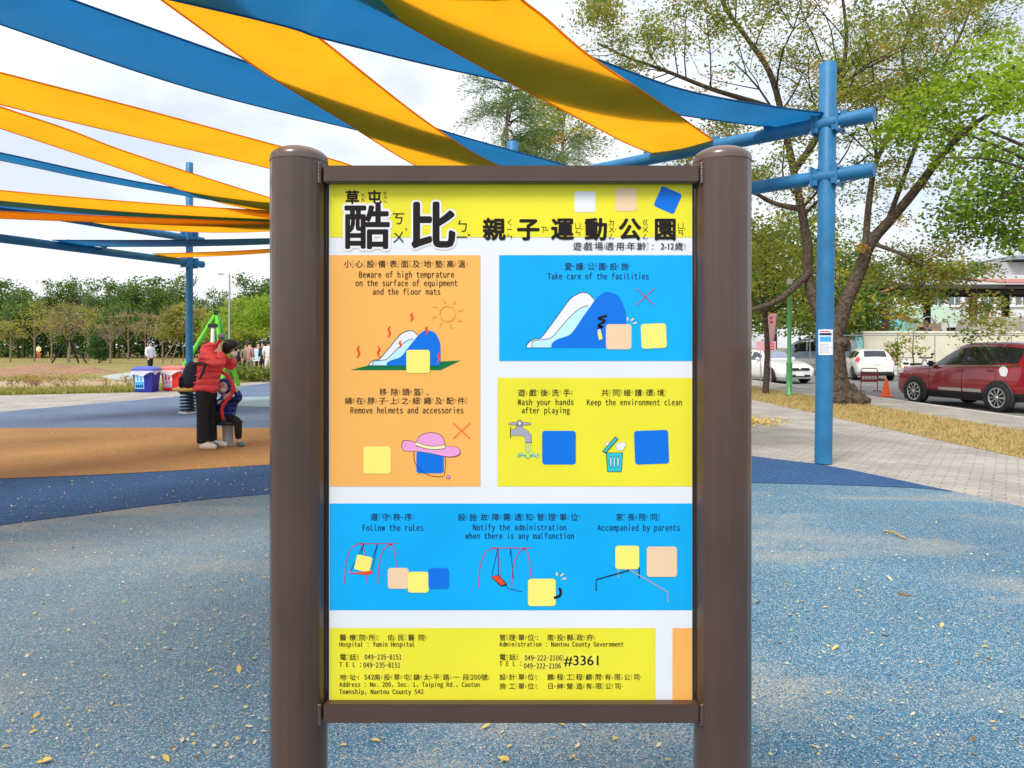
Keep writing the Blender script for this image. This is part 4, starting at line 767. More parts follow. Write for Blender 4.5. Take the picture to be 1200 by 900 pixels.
def walker(px, py, h, label, top, bottom, hair, rz=0, bag=False, kneel=False, group=None):
    t = root('person', label, 'person', G(px, py), rz, group); t.name = 'person'; s = h / 1.7
    f = lambda p: tuple(c * s for c in p)
    ch = [[(0, 0, .92, .10), (0, 0, 1.1, .10), (0, 0, 1.36, .11), (0, -.0, 1.48, .05), (0, -.01, 1.56, .075, .085), (0, -.01, 1.64, .08, .085), (0, 0, 1.7, .05)],
          [(0, 0, 1.36, .11), (-.19, 0, 1.36, .055), (-.24, .0, 1.1, .042), (-.2, -.10, .88, .03), (-.19, -.13, .80, .03)], [(0, 0, 1.36, .11), (.19, 0, 1.36, .055), (.24, .0, 1.1, .042), (.2, -.1, .9, .03), (.19, -.14, .82, .03)],
          [(0, 0, .92, .10), (-.09, 0, .86, .085), (-.1, -.06, .48, .055), (-.1, -.0, .07, .04), (-.1, -.12, .04, .035)], [(0, 0, .92, .10), (.09, 0, .86, .085), (.1, .04, .48, .055), (.1, .1, .07, .04), (.1, -.02, .04, .035)]]
    skinned('body', [[f(p) for p in c] for c in ch], M['skin'], t, 1)
    skinned('jacket', [[f(p) for p in c] for c in [[(0, 0, .80, .16, .12), (0, 0, 1.1, .155, .125), (0, 0, 1.36, .155, .125), (0, 0, 1.46, .07)], [(0, 0, 1.36, .155, .125), (-.2, 0, 1.36, .085), (-.25, .0, 1.1, .07), (-.21, -.09, .92, .05)], [(0, 0, 1.36, .155, .125), (.2, 0, 1.36, .085), (.25, 0, 1.1, .07), (.21, -.09, .92, .05)]]], top, t, 1)
    skinned('trousers', [[f(p) for p in c] for c in [[(0, 0, 1.0, .13, .1), (0, 0, .92, .14, .11), (0, 0, .86, .14, .11)], [(0, 0, .86, .14, .11), (-.09, 0, .8, .1), (-.1, -.06, .48, .075), (-.1, 0, .1, .06)], [(0, 0, .86, .14, .11), (.09, 0, .8, .1), (.1, .04, .48, .075), (.1, .1, .1, .06)]]], bottom, t, 1)
    MB().ell(f((0, .018, 1.645)), f((.094, .098, .098)), hair, 8).build('hair', t)
    for x, y in ((-.1, -.06), (.1, .04)): MB().ell(f((x, y, .045)), f((.05, .13, .05)), M['shoe'], 6).build('shoe', t)
    if bag:
        b = root('backpack', 'black backpack worn by the person in the white hooded jacket', 'backpack', t.location + Vector((math.sin(-rz) * .0 - .17, .03, 1.22)), rz)
        skinned('bag', [[(0, .02, -.18, .12, .09), (0, .02, 0, .13, .1), (0, .0, .17, .1, .07)]], M['black'], b, 1)
        MB().tube([(.1, -.05, .2), (.18, -.22, .16), (.17, -.26, 0), (.1, -.06, -.17)], .02, M['black'], 6).build('strap', b)
    return t
walker(176, 439.5, 1.68, 'person in a white hooded jacket and black trousers walking beyond the blue bin', M['whitecloth'], M['trouser'], M['hair'], R(70), True)
walker(221.5, 439, 1.64, 'person in grey blue behind the far blue post with white hat', M['greycloth'], M['navy'], M['whitecloth'], R(120))
walker(279.5, 440, 1.42, 'person in black stooping just right of the grey ball of the play bar', M['trouser'], M['trouser'], M['hair'], R(200))
walker(288, 440, 1.55, 'person in dark olive jacket left of the small notice board', M['olivecloth'], M['trouser'], M['hair'], R(30))
walker(292.5, 441, 1.66, 'person in tan coat standing close to the notice board', M['pinkcloth'], M['olivecloth'], M['hair'], R(150))
walker(303, 438, 1.64, 'person in pink standing behind the small notice board', M['pinkcloth'], M['trouser'], M['hair'], R(10))
walker(308, 439, 1.66, 'person in black coat between the notice board and a person in white', M['navy'], M['trouser'], M['hair'], R(-30))
walker(314.5, 440, 1.70, 'person in long white top nearest the left sign post', M['whitecloth'], M['whitecloth'], M['hair'], R(190))
walker(45.5, 420.5, 1.7, 'tiny far person in pale yellow beyond the tree stakes', M['s_cream'], M['cone'], M['hair'], 0)

# ------------------------------------------------------------------ playground and park objects
def litter_bin(px, py, body, lid, c1, c2, lab, label):
    c = G(px, py); s = 1.0; t = root('litter_bin', label, 'bin', c, 0)
    pr = lambda w0, w1, h0, h1, m, mb: mb.prism(None, [(-w0, -w0 * .8, h0), (w0, -w0 * .8, h0), (w0, w0 * .8, h0), (-w0, w0 * .8, h0)], [(-w1, -w1 * .8, h1), (w1, -w1 * .8, h1), (w1, w1 * .8, h1), (-w1, w1 * .8, h1)], m)
    q = MB(); pr(.26, .315, 0, .66, body, q); q.build('tub', t)
    q = MB(); pr(.345, .345, .66, .73, lid, q); pr(.33, .22, .731, .80, lid, q); q.build('lid', t)
    q = MB(); n = 28; pts = []
    for j in range(n):
        a = j / n * 4; sd_, fr = int(a), a - int(a); x, y = [(-1 + 2 * fr, -1), (1, -1 + 2 * fr), (1 - 2 * fr, 1), (-1, 1 - 2 * fr)][sd_]; pts.append((x, y))
    top_ = [(x * .35, y * .29, .665) for x, y in pts]; bot = [(x * (.365 + .02 * math.sin(j * 2.1)), y * (.30 + .02 * math.sin(j * 1.7)), .54 + .05 * math.sin(j * 1.3) + .05 * x) for j, (x, y) in enumerate(pts)]
    q.add(top_ + bot, [[j, (j + 1) % n, n + (j + 1) % n, n + j] for j in range(n)], M['bag'], True); q.build('liner', t)
    yy = lambda z: -(.26 + .055 * z / .66) * .8 - .004
    def pan(x0, x1, z0, z1, m, e=0): return MB().poly([(x0, yy(z0) - e, z0), (x1, yy(z0) - e, z0), (x1, yy(z1) - e, z1), (x0, yy(z1) - e, z1)], m)
    lb = pan(-.25, .03, .10, .57, c1).build('label', t)
    pan(-.24, .02, .11, .32, c2, .003).build('label_band', lb)
    q = MB()
    for i in range(2):
        x = -.16 + i * .1; q.ell((x, yy(.48) - .006, .50), (.022, .003, .022), lab, 6); q.box((x, yy(.40) - .006, .41), (.05, .004, .11), lab)
    q.build('pictogram', lb)
    q = MB()
    for i in range(4): q.box((-.2 + i * .06, yy(.2) - .006, .19), (.042, .004, .06 + .01 * (i % 2)), M['lab_w'] if c2 is M['lab_p'] else M['s_navy'])
    q.build('lettering', lb)
litter_bin(172, 459, M['bin_b'], M['bin_bl'], M['lab_b'], M['lab_b2'], M['lab_b2'], 'blue plastic litter bin with white liner and pale blue label')
litter_bin(204.5, 457.5, M['bin_r'], M['bin_rl'], M['lab_w'], M['lab_p'], M['tail'], 'red plastic litter bin with white liner and pink label')
c = G(220, 484); t = root('spring_rider', 'round yellow seat on a black coil spring beside the woman', 'play equipment', c)
MB().lathe([(.001, .47), (.27, .47), (.30, .50), (.29, .535), (.22, .55), (.001, .555)], (0, 0, 0), M['seat_y'], 28).build('seat', t)
MB().tube([(.14 * math.cos(a * .35), .14 * math.sin(a * .35), .03 + a * .00385) for a in range(0, 106)], .021, M['black'], 8).build('coil_spring', t)
MB().lathe([(.18, 0), (.18, .03), (.001, .035)], (0, 0, 0), M['steel'], 20).build('base', t); MB().lathe([(.19, .44), (.19, .47), (.001, .47)], (0, 0, 0), M['black'], 20).build('seat_plate', t)
# lime green frame
d = 25.0; ap = P(254, 366.5, d); t = root('play_frame', 'lime green A-frame play structure rising behind the woman in red', 'play equipment', (ap.x, d, 0))
for x, y in ((-1.25, -.3), (.35, .9), (.42, -.6)): MB().tube([(x * 1.18, y, 0), (0, 0, ap.z)], .075, M['lime'], 12).build('leg', t)
MB().box((0, 0, ap.z), (.14, .2, .16), M['black']).build('top_joint', t); MB().box((-.06, -.1, ap.z - .46), (.34, .2, .12), M['black']).build('hanger', t)
MB().tube([(-.08, -.1, ap.z - .5), (-.1, -.12, ap.z - 1.15)], .07, M['paper'], 12).build('chain_cover', t); MB().box((-.08, -.1, ap.z - 1.3), (.3, .3, .3), M['black'], bev=.05).build('swing_seat', t)
MB().tube([(-.9, -.25, .75), (.33, -.4, .75)], .05, M['lime'], 10).build('cross_bar', t)
# small notice board
c = G(300.5, 438.5); t = root('notice_board', 'small pale notice board standing among the far people', 'notice board', c)
MB().box((0, 0, 1.0), (.48, .04, .62), M['paper']).build('board', t); MB().box((0, -.025, 1.0), (.42, .006, .5), M['lab_b']).build('printed_sheet', t)
for x in (-.21, .21): MB().box((x, .04, .65), (.05, .04, 1.3), M['black']).build('leg', t)
# street lamp far
c = P(269, HY, 44); t = root('street_lamp', 'thin grey street lamp rising through the far trees', 'street lamp', (c.x, 44, 0))
zt = EYE + (HY - 322) * 44 / F
MB().tube([(0, 0, 0), (0, 0, zt * .5), (0, 0, zt)], [.09, .075, .055], M['steel'], 10).build('pole', t); MB().tube([(0, 0, zt), (-.2, 0, zt + .08), (-.45, 0, zt + .06)], .04, M['steel'], 8).build('arm', t); MB().box((-.55, 0, zt + .05), (.36, .16, .09), M['steel'], bev=.02).build('lamp_head', t)
# traffic side -----------------------------------------------------------------------------
def gx(x, y, z=0): return Vector((x, y, z))
d = 20.8; x = (925 - CX) * d / F; t = root('lamp_post', 'slim green lamp post in the dry grass between the small tree and blue post', 'lamp post', (x, d, 0))
MB().lathe([(.13, 0), (.13, .05), (.085, .08), (.085, .9), (.095, .93), (.06, .98), (.052, 3.2), (.05, 3.25), (.001, 3.25)], (0, 0, 0), M['green'], 18).build('pole', t)
MB().lathe([(.06, 3.25), (.09, 3.3), (.085, 3.37), (.04, 3.43), (.001, 3.44)], (0, 0, 0), M['s_white'], 14).build('lamp', t)
d = 24; x = (901 - CX) * d / F
t = root('banner_flag', 'pink and white feather banner beside the small roadside tree', 'banner', (x - .1, d, 0))
MB().tube([(0, 0, 0), (0, 0, 2.55)], .02, M['steel'], 8).build('pole', t)
q = MB(); pts = smooth_line([(.02, 1.55), (.0, 2.0), (.06, 2.42), (.2, 2.55), (.34, 2.5), (.33, 2.2), (.24, 1.6), (.02, 1.55)], 5)[:-1]
q.prism(None, [(a, -.006, b) for a, b in pts], [(a, .006, b) for a, b in pts], M['banner']); q.build('cloth', t)
q = MB(); [q.box((.17 + .02 * math.sin(i), -.012, 2.4 - i * .15), (.09, .006, .08), M['tail']) for i in range(2)]; q.build('emblem', t)
for i, (px, lb) in enumerate(((891.5, 'plain pink placard leaning beside the tree trunk by the white sedan'), (903.5, 'pink placard with red print right of the tree trunk by the white sedan'))):
    dd = 27; t = root('placard', lb, 'sign', ((px - CX) * dd / F, dd, 0))
    MB().box((0, 0, 1.45), (.36, .02, .36), M['banner']).build('board', t); MB().tube([(0, .03, 0), (0, .03, 1.5)], .018, M['steel'], 8).build('stake', t)
    if i: q = MB(); [q.box((0, -.013, 1.53 - k * .1), (.24, .006, .05), M['tail']) for k in range(3)]; q.build('lettering', t)
# traffic cone and barrier on the road
zr = -.15
def RP(px, d): return Vector(((px - CX) * d / F, d, zr))
t = root('traffic_cone', 'orange traffic cone standing on the road in front of the maroon car', 'traffic cone', RP(1038.5, 22.3))
MB().lathe([(.15, .03), (.145, .05), (.05, .5), (.035, .55), (.025, .56), (.001, .56)], (0, 0, 0), M['cone'], 22).build('cone', t); MB().box((0, 0, .016), (.36, .36, .032), M['cone'], bev=.012).build('base', t)
t = root('barrier_sign', 'maroon no parking board on a tube frame left of the orange cone', 'barrier', RP(1018.5, 24.2), R(-4))
fr = MB().tube([(-.27, 0, .04), (-.27, 0, .78), (-.245, 0, .83), (.245, 0, .83), (.27, 0, .78), (.27, 0, .04)], .016, M['board'], 8); fr.build('frame', t)
for x in (-.27, .27): MB().tube([(x, -.3, 0.0), (x, -.26, .07), (x, .26, .07), (x, .3, 0.0)], .016, M['board'], 8).build('leg', t)
bd = MB().box((0, -.022, .51), (.56, .012, .28), M['board']).build('board', t)
q = MB()
for i in range(5):
    for a, b, w_, h_ in ((0, .045, .07, .012), (0, 0, .07, .012), (0, -.045, .07, .012), (-.02, 0, .012, .11), (.022, -.01, .012, .08)): q.box((-.2 + i * .1 + a, -.031 - .001 * (h_ > .02), .52 + b), (w_, .004, h_), M['s_white'])
q.build('lettering', bd)

# ------------------------------------------------------------------ cars
def car(name, label, loc, rz, spec):
    t = root(name, label, spec.get('cat', 'car'), loc, rz); st = spec['st']; Lc = st[-1][0]; paint = spec['paint']
    xs = [a[0] for a in st]
    def row_(s):
        i = max(0, min(len(st) - 2, int(np.searchsorted(xs, s, 'right') - 1))); a, b = st[i], st[i + 1]; q = (s - a[0]) / (b[0] - a[0] + 1e-9)
        p, n_ = st[max(i - 1, 0)], st[min(i + 2, len(st) - 1)]; o = []
        for k in range(1, 6):
            m1 = (b[k] - p[k]) / (b[0] - p[0] + 1e-9) * (b[0] - a[0]); m2 = (n_[k] - a[k]) / (n_[0] - a[0] + 1e-9) * (b[0] - a[0])
            dlt = b[k] - a[k]; lim = lambda mm: 0 if mm * dlt <= 0 else math.copysign(min(abs(mm), 2.2 * abs(dlt)), dlt)
            m1, m2 = lim(m1), lim(m2)
            o.append((2 * q ** 3 - 3 * q * q + 1) * a[k] + (q ** 3 - 2 * q * q + q) * m1 + (-2 * q ** 3 + 3 * q * q) * b[k] + (q ** 3 - q * q) * m2)
        return o
    def ring(s):
        zb, zl, zt, w_, wt = row_(s); dz = zl - zb
        return [(0, zb), (w_ * .9, zb), (w_ * .985, zb + dz * .18), (w_ * 1.0, zb + dz * .55), (w_ * .985, zb + dz * .82), (w_ * .955, zl), (wt + (w_ * .955 - wt) * .06, zt - (zt - zl) * .12), (wt * .9, zt - .012), (wt * .5, zt), (0, zt + .006)]
    def pt(s, v, side=1, off=0):
        r = ring(s); i = max(0, min(len(r) - 2, int(v))); q = v - i; y = r[i][0] * (1 - q) + r[i + 1][0] * q; z = r[i][1] * (1 - q) + r[i + 1][1] * q
        ty, tz = r[i + 1][0] - r[i][0], r[i + 1][1] - r[i][1]; l = math.hypot(ty, tz) + 1e-9
        return (Lc / 2 - s, side * (y + off * tz / l), z - off * ty / l)
    ss = sorted(set([xs[0] + (xs[-1] - xs[0]) * i / 56 for i in range(57)] + xs)); n = len(ring(0)); q = MB()
    vs = []; m_ = 2 * n - 2
    for s in ss:
        r = ring(s); vs += [(Lc / 2 - s, y, z) for y, z in r] + [(Lc / 2 - s, -y, z) for y, z in r[-2:0:-1]]
    fs = [[i * m_ + j, i * m_ + (j + 1) % m_, (i + 1) * m_ + (j + 1) % m_, (i + 1) * m_ + j] for i in range(len(ss) - 1) for j in range(m_)]
    q.add(vs, fs, paint, True); q.add(vs[:m_], [list(range(m_))], paint); q.add(vs[-m_:], [list(range(m_))], paint); q.build('body', t)
    def patch(nm, s0, s1, v0, v1, m, sides=(1, -1), off=.008, ns=10, nv=4, parent=t, sk0=0, sk1=0):
        for sd_ in sides:
            g = MB(); vs = [pt(s0 + sk0 * (j / nv) + (s1 + sk1 * (j / nv) - s0 - sk0 * (j / nv)) * i / ns, v0 + (v1 - v0) * j / nv, sd_, off) for i in range(ns + 1) for j in range(nv + 1)]
            g.add(vs, [[i * (nv + 1) + j, i * (nv + 1) + j + 1, (i + 1) * (nv + 1) + j + 1, (i + 1) * (nv + 1) + j] for i in range(ns) for j in range(nv)], m, True); g.build(nm, parent)
    def full(nm, s0, s1, m, v0=7.1, off=.008):           # a screen right across the car
        g = MB(); k = 10; vs = []
        row = [(1, v0 + (9 - v0) * j / 5) for j in range(6)] + [(-1, 9 - (9 - v0) * j / 5) for j in range(1, 6)]
        for i in range(k + 1):
            for sd_, v in row: vs.append(pt(s0 + (s1 - s0) * i / k, v, sd_, off))
        w2 = len(row); g.add(vs, [[i * w2 + j, i * w2 + j + 1, (i + 1) * w2 + j + 1, (i + 1) * w2 + j] for i in range(k) for j in range(w2 - 1)], m, True); return g.build(nm, t)
    for a in spec['windows']: patch('side_window', *a, M['glass'])
    full('windscreen', *spec['ws'], spec.get('wsm', M['screen'])); full('rear_window', *spec['rw'], M['glass'])
    for a in spec.get('patches', ()): patch(*a[:5], M[a[5]], **(a[6] if len(a) > 6 else {}))
    r = spec['r']
    for s in spec['axles']:
        hw = row_(s)[3]
        for sd_ in (1, -1):
            x = Lc / 2 - s; y = sd_ * (hw - .03)
            q = MB(); q.lathe([(r + .075, -.02), (r + .075, .05), (r + .055, .058), (.05, .058)], (0, 0, 0), M['trim'], 32, 'Y'); q.v = [(a + x, sd_ * b + y, max(c + r, .12)) for a, b, c in q.v]; q.build('wheel_arch', t)
            wh = root('wheel', None, None, (x, y, r)); wh.parent = t; wh.name = 'wheel'
            for kk in ('label', 'category'):
                if kk in wh: del wh[kk]
            q = MB(); q.lathe([(r * .64, .075), (r * .9, .08), (r * .985, .06), (r, .03), (r, -.12), (r * .6, -.14)], (0, 0, 0), M['tyre'], 36, 'Y'); q.v = [(a, sd_ * b, c) for a, b, c in q.v]; q.build('tyre', wh)
            q = MB(); q.lathe([(r * .68, .082), (r * .62, .075), (r * .6, .04), (.02, .04)], (0, 0, 0), M['trim'], 32, 'Y'); q.lathe([(r * .7, .083), (r * .63, .088), (r * .62, .07)], (0, 0, 0), M['alloy'], 32, 'Y')
            for k in range(10):
                a = math.pi * k / 5; a2 = .07 + .05 * (k % 2)
                p = [(math.cos(a + a2 * e) * rr_, .086, math.sin(a + a2 * e) * rr_) for rr_, e in ((r * .12, -1.6), (r * .64, -1), (r * .64, 1), (r * .12, 1.6))]; q.poly(p, M['alloy'])
            q.lathe([(r * .15, .088), (r * .12, .1), (.001, .1)], (0, 0, 0), M['alloy'], 14, 'Y'); q.v = [(a, sd_ * b, c) for a, b, c in q.v]; q.build('rim', wh)
    for sd_ in (1, -1):
        p = pt(spec['mir'], 5.25, sd_); q = MB(); q.box((p[0], p[1] + sd_ * .10, p[2] + .05), (.16, .2, .15), spec.get('mirm', paint), bev=.05); q.build('mirror', t)
    for s in spec['handles']:
        for sd_ in (1, -1):
            p = pt(s, 4.35, sd_, .02); MB().box(p, (.2, .03, .035), spec.get('hm', paint), bev=.01).build('door_handle', t)
    for s in spec.get('seams', ()):
        for sd_ in (1, -1): MB().tube([pt(s, 1.6 + 3.2 * k / 6, sd_, .001) for k in range(7)], .006, M['trim'], 5).build('door_seam', t)
    return t, pt
suv = dict(paint=M['maroon'], wsm=M['glass'], r=.345, axles=(.92, 3.59), mir=1.52, mirm=M['trim'], handles=(2.45, 3.35), hm=M['maroon'], seams=(1.42, 2.5, 3.5),
  st=[(0, .42, .74, .80, .55, .40), (.06, .30, .84, .90, .72, .55), (.25, .25, .93, .985, .82, .66), (.7, .23, .98, 1.04, .885, .74), (1.2, .23, 1.02, 1.09, .90, .75), (1.42, .23, 1.03, 1.13, .905, .72), (2.15, .23, 1.05, 1.60, .905, .60), (2.6, .23, 1.06, 1.68, .905, .60), (3.3, .23, 1.08, 1.685, .905, .59), (4.0, .26, 1.10, 1.64, .90, .57), (4.38, .30, 1.10, 1.52, .88, .56), (4.62, .36, 1.06, 1.14, .82, .6), (4.69, .42, .92, .97, .72, .52)],
  windows=[(1.62, 2.42, 5.12, 5.9), (2.55, 3.35, 5.1, 5.92), (3.45, 4.05, 5.15, 5.9)], ws=(1.46, 2.1), rw=(4.32, 4.58),
  patches=[('sill_trim', .9, 4.3, 1.1, 2.15, 'trim'), ('chrome_strip', 1.75, 2.5, 2.2, 2.45, 'alloy', dict(off=.014)), ('chrome_strip', 2.54, 3.1, 2.2, 2.45, 'alloy', dict(off=.014)), ('belt_trim', 1.55, 4.12, 5.0, 5.06, 'chrome', dict(off=.012)), ('headlight', .05, .42, 4.1, 4.8, 'head', dict(off=.012)), ('tail_light', 4.3, 4.62, 4.3, 4.9, 'tail', dict(off=.012)), ('pillar_trim', 3.36, 3.44, 5.1, 5.92, 'trim'), ('pillar_trim', 2.43, 2.54, 5.1, 5.92, 'trim'), ('roof_rail', 2.1, 4.2, 6.2, 6.5, 'trim', dict(off=.03))])
front, rear = Vector((11.12, 19.55)), Vector((11.62, 16.95)); dv = (front - rear).normalized(); mid = (front + rear) / 2
ang = math.atan2(dv.y, dv.x); nrm = Vector((-dv.y, dv.x)); ctr = mid - nrm * .88 + dv * -.09
T_, pt_ = car('parked_car', 'dark maroon SUV parked at the kerb with a white patch on its rear wing', (ctr.x, ctr.y, zr), ang, suv)
q = MB(); pc = pt_(3.72, 4.2, 1, .006); pc = Vector(pc)
q.poly([(pc.x + .12 * math.cos(a) * (1 + .12 * math.sin(3 * a)), pc.y + .004 - .06 * math.sin(a) * .0, pc.z + .13 * math.sin(a)) for a in [2 * math.pi * i / 14 for i in range(14)]], M['lab_w']); q.build('white_patch', T_)
sed = dict(paint=M['whitecar'], r=.315, axles=(.85, 3.45), mir=1.75, handles=(2.45, 3.3), seams=(1.45, 2.5, 3.4),
  st=[(0, .34, .58, .64, .60, .45), (.07, .22, .66, .73, .74, .58), (.3, .2, .74, .82, .82, .66), (.8, .19, .84, .93, .86, .72), (1.25, .18, .9, 1.0, .875, .73), (1.4, .18, .91, 1.03, .88, .70), (2.05, .18, .93, 1.40, .88, .56), (2.6, .18, .94, 1.47, .88, .56), (3.2, .18, .95, 1.44, .88, .55), (3.9, .2, .97, 1.14, .87, .58), (4.4, .24, .96, 1.06, .83, .66), (4.54, .34, .86, .92, .72, .56)],
  windows=[(1.7, 2.45, 5.12, 5.9), (2.55, 3.4, 5.1, 5.88)], ws=(1.46, 2.05), rw=(3.4, 3.85),
  patches=[('headlight', .1, .55, 4.3, 4.95, 'head', dict(off=.012)), ('tail_light', 4.2, 4.5, 4.0, 4.8, 'tail', dict(off=.012))])
zc = Vector((11.0, 31.6, zr))
T_, pt_ = car('parked_car', 'white sedan with dark grille facing the green lamp post', (11.6, 32.1, zr), R(-77), sed)
T_.name = 'parked_car'
q = MB().box((2.25, 0, .62), (.10, .98, .12), M['trim'], bev=.03); q.build('grille', T_); MB().box((2.245, 0, .36), (.09, 1.05, .13), M['trim'], bev=.03).build('lower_grille', T_)
MB().box((2.305, 0, .42), (.02, .38, .15), M['lab_w']).build('number_plate', T_)
MB().ell((2.30, 0, .645), (.02, .07, .045), M['chrome'], 8).build('badge', T_)
for s_ in (1, -1): MB().box((2.17, s_ * .62, .38), (.10, .16, .14), M['trim'], rz=-s_ * .5, bev=.02).build('fog_lamp', T_)
hat = dict(paint=M['whitecar'], r=.30, axles=(.8, 3.3), mir=1.5, handles=(2.2, 3.0), seams=(1.2, 2.2, 3.1),
  st=[(0, .34, .62, .68, .58, .45), (.08, .22, .72, .8, .73, .58), (.6, .19, .88, .97, .83, .7), (1.1, .18, .94, 1.06, .845, .7), (1.9, .18, .96, 1.44, .845, .56), (2.5, .18, .97, 1.5, .845, .56), (3.2, .2, 1.0, 1.47, .845, .55), (3.7, .24, 1.02, 1.36, .83, .53), (3.95, .3, 1.0, 1.08, .80, .56), (4.08, .36, .9, .95, .75, .55), (4.12, .4, .72, .78, .7, .5)],
  windows=[(1.5, 2.15, 5.12, 5.9), (2.25, 3.05, 5.1, 5.88), (3.12, 3.55, 5.2, 5.85)], ws=(1.15, 1.85), rw=(3.62, 3.93),
  patches=[('tail_light', 3.78, 4.07, 4.0, 5.5, 'tail', dict(off=.014))])
T_, pt_ = car('parked_car', 'white hatchback seen from behind between the tree trunk and the cream wall', (17.2, 34.6, zr), R(77), hat)
T_.name = 'parked_car'
MB().box((-2.06, 0, .83), (.03, .34, .15), M['lab_w']).build('number_plate', T_); MB().box((-2.03, 0, .36), (.12, 1.35, .16), M['trim'], bev=.03).build('rear_bumper', T_)
van = dict(cat='van', paint=M['vancol'], r=.33, axles=(.9, 3.7), mir=1.3, handles=(1.9, 3.0), seams=(1.0, 2.0, 3.2),
  st=[(0, .4, .85, .95, .7, .6), (.08, .3, 1.0, 1.15, .84, .7), (.5, .28, 1.12, 1.3, .9, .74), (.75, .28, 1.15, 1.45, .91, .72), (1.4, .28, 1.2, 1.98, .92, .70), (2.0, .28, 1.22, 2.1, .92, .70), (4.2, .28, 1.22, 2.1, .92, .70), (4.75, .32, 1.2, 2.02, .91, .69), (4.88, .4, 1.0, 1.2, .86, .66)],
  windows=[(1.25, 1.95, 5.1, 5.85), (2.05, 3.1, 5.1, 5.85), (3.2, 4.5, 5.1, 5.85)], ws=(.78, 1.38), rw=(4.7, 4.85), patches=[('lower_band', .6, 4.6, 1.2, 3.2, 'whitecar')])
T_, _ = car('parked_van', 'grey blue van parked beyond the white sedan', ((968 - CX) * 44 / F, 45.5, zr), R(152), van)
# scooters by the cream wall
def scooter(px, d, rz, label, m):
    t = root('scooter', label, 'scooter', RP(px, d), rz, 'scooters parked by the cream wall')
    for x in (-.62, .62): MB().lathe([(.12, -.05), (.23, -.055), (.25, 0), (.23, .055), (.12, .05)], (x, 0, .25), M['tyre'], 22, 'Y').build('wheel', t)
    q = MB(); pts = [(-.75, .55), (-.7, .78), (-.2, .72), (-.1, .35), (.25, .32), (.42, .5), (.5, .95), (.62, .9), (.6, .45), (.35, .2), (-.2, .2), (-.5, .35)]
    q.prism(None, [(a, -.13, b) for a, b in pts], [(a, .13, b) for a, b in pts], m); q.build('body', t)
    MB().box((-.42, 0, .81), (.66, .26, .09), M['black'], bev=.03).build('seat', t); MB().tube([(.5, 0, .9), (.46, 0, 1.05), (.44, -.3, 1.08)], .018, M['black'], 8).tube([(.46, 0, 1.05), (.44, .3, 1.08)], .018, M['black'], 8).build('handlebar', t)
    MB().ell((.58, 0, .95), (.07, .1, .08), M['head'], 8).build('headlight', t); MB().ell((-.78, 0, .66), (.05, .09, .05), M['tail'], 8).build('tail_light', t)
    for s_ in (-.24, .24): MB().tube([(.45, s_, 1.07), (.42, s_ * 1.15, 1.2)], .008, M['black'], 6).ell((.42, s_ * 1.2, 1.24), (.02, .07, .045), M['black'], 6).build('mirror', t)
scooter(1062, 33, R(60), 'white scooter with red tail light right behind the white hatchback', M['lab_w']); scooter(1079, 31.5, R(35), 'grey scooter just beyond the bonnet of the maroon car', M['moto']); scooter(1089, 34, R(75), 'black scooter nearest the cream wall', M['trim'])

# ------------------------------------------------------------------ wall, fence, pergola, buildings beyond the road
x0, x1 = (1012.5 - CX) * 40 / F, 46
t = root('boundary_wall', 'cream plastered boundary wall behind the parked cars', 'wall', (x0, 40, zr)); zt = EYE + (HY - 388) * 40 / F - zr
MB().box(((x1 - x0) / 2, .1, (zt - .12) / 2), (x1 - x0, .2, zt - .12), M['wall']).build('panel', t); MB().box(((x1 - x0) / 2 - .02, .1, zt - .06), (x1 - x0 + .08, .28, .12), M['wallcap'], bev=.01).build('coping', t)
t = root('pipe_fence', 'thin grey pipe fence running in front of the cream wall', 'fence', (17, 38.6, zr)); zf = EYE + (HY - 393) * 38.6 / F - zr
MB().tube([(-.8, 0, zf), (28, 0, zf)], .028, M['steel'], 8).build('rail', t); MB().tube([(-.8, 0, .3), (28, 0, .3)], .02, M['steel'], 8).build('rail', t)
for k in range(11): MB().tube([(-.8 + k * 2.25 + .3 * math.sin(k), 0, 0), (-.8 + k * 2.25 + .3 * math.sin(k), 0, zf)], .026, M['steel'], 8).build('post', t)
dP = 47.0; t = root('pergola', 'brown steel car port roof on posts behind the cream wall', 'shelter', (0, dP, zr))
X = lambda px, d=dP: (px - CX) * d / F
Z = lambda py, d=dP: EYE + (HY - py) * d / F - zr
for px, m, yy in ((1027, 'timber', -1.2), (1107, 'darkbeam', 2.0), (1126.5, 'timber', -1.2), (1203, 'darkbeam', 2.0), (1229, 'timber', -1.2)):
    MB().box((X(px), yy, Z(346) / 2), (.34, .34, Z(346)), M[m]).build('post', t)
MB().box(((X(1018) + X(1260)) / 2, -1.2, Z(344)), (X(1260) - X(1018), .3, .26), M['darkbeam']).build('beam', t); MB().box(((X(1030) + X(1260)) / 2, 2.0, Z(343)), (X(1260) - X(1030), .3, .3), M['darkbeam']).build('beam', t)
for k in range(12): MB().box((X(1036) + k * 1.15, .4, Z(340)), (.14, 4.4, .2), M['darkbeam']).build('rafter', t)
q = MB(); xa, xb = X(1013), X(1260); q.prism(None, [(xa, -2.0, Z(341)), (xb, -2.0, Z(341)), (xb, -1.9, Z(337)), (xa + .9, -1.9, Z(337))], [(xa, 3.2, Z(341) + .12), (xb, 3.2, Z(341) + .12), (xb, 3.2, Z(337) + .5), (xa + .9, 3.2, Z(337) + .5)], M['darkbeam']); q.build('roof_deck', t)
q = MB(); q.prism(None, [(X(1150), -2.1, Z(335.5)), (xb, -2.1, Z(335.5)), (xb, -2.1, Z(334)), (X(1150), -2.1, Z(334))], [(X(1152), 1.6, Z(325)), (xb, 1.6, Z(325)), (xb, 1.6, Z(324)), (X(1152), 1.6, Z(324))], M['tileroof']); q.build('tiled_roof', t)
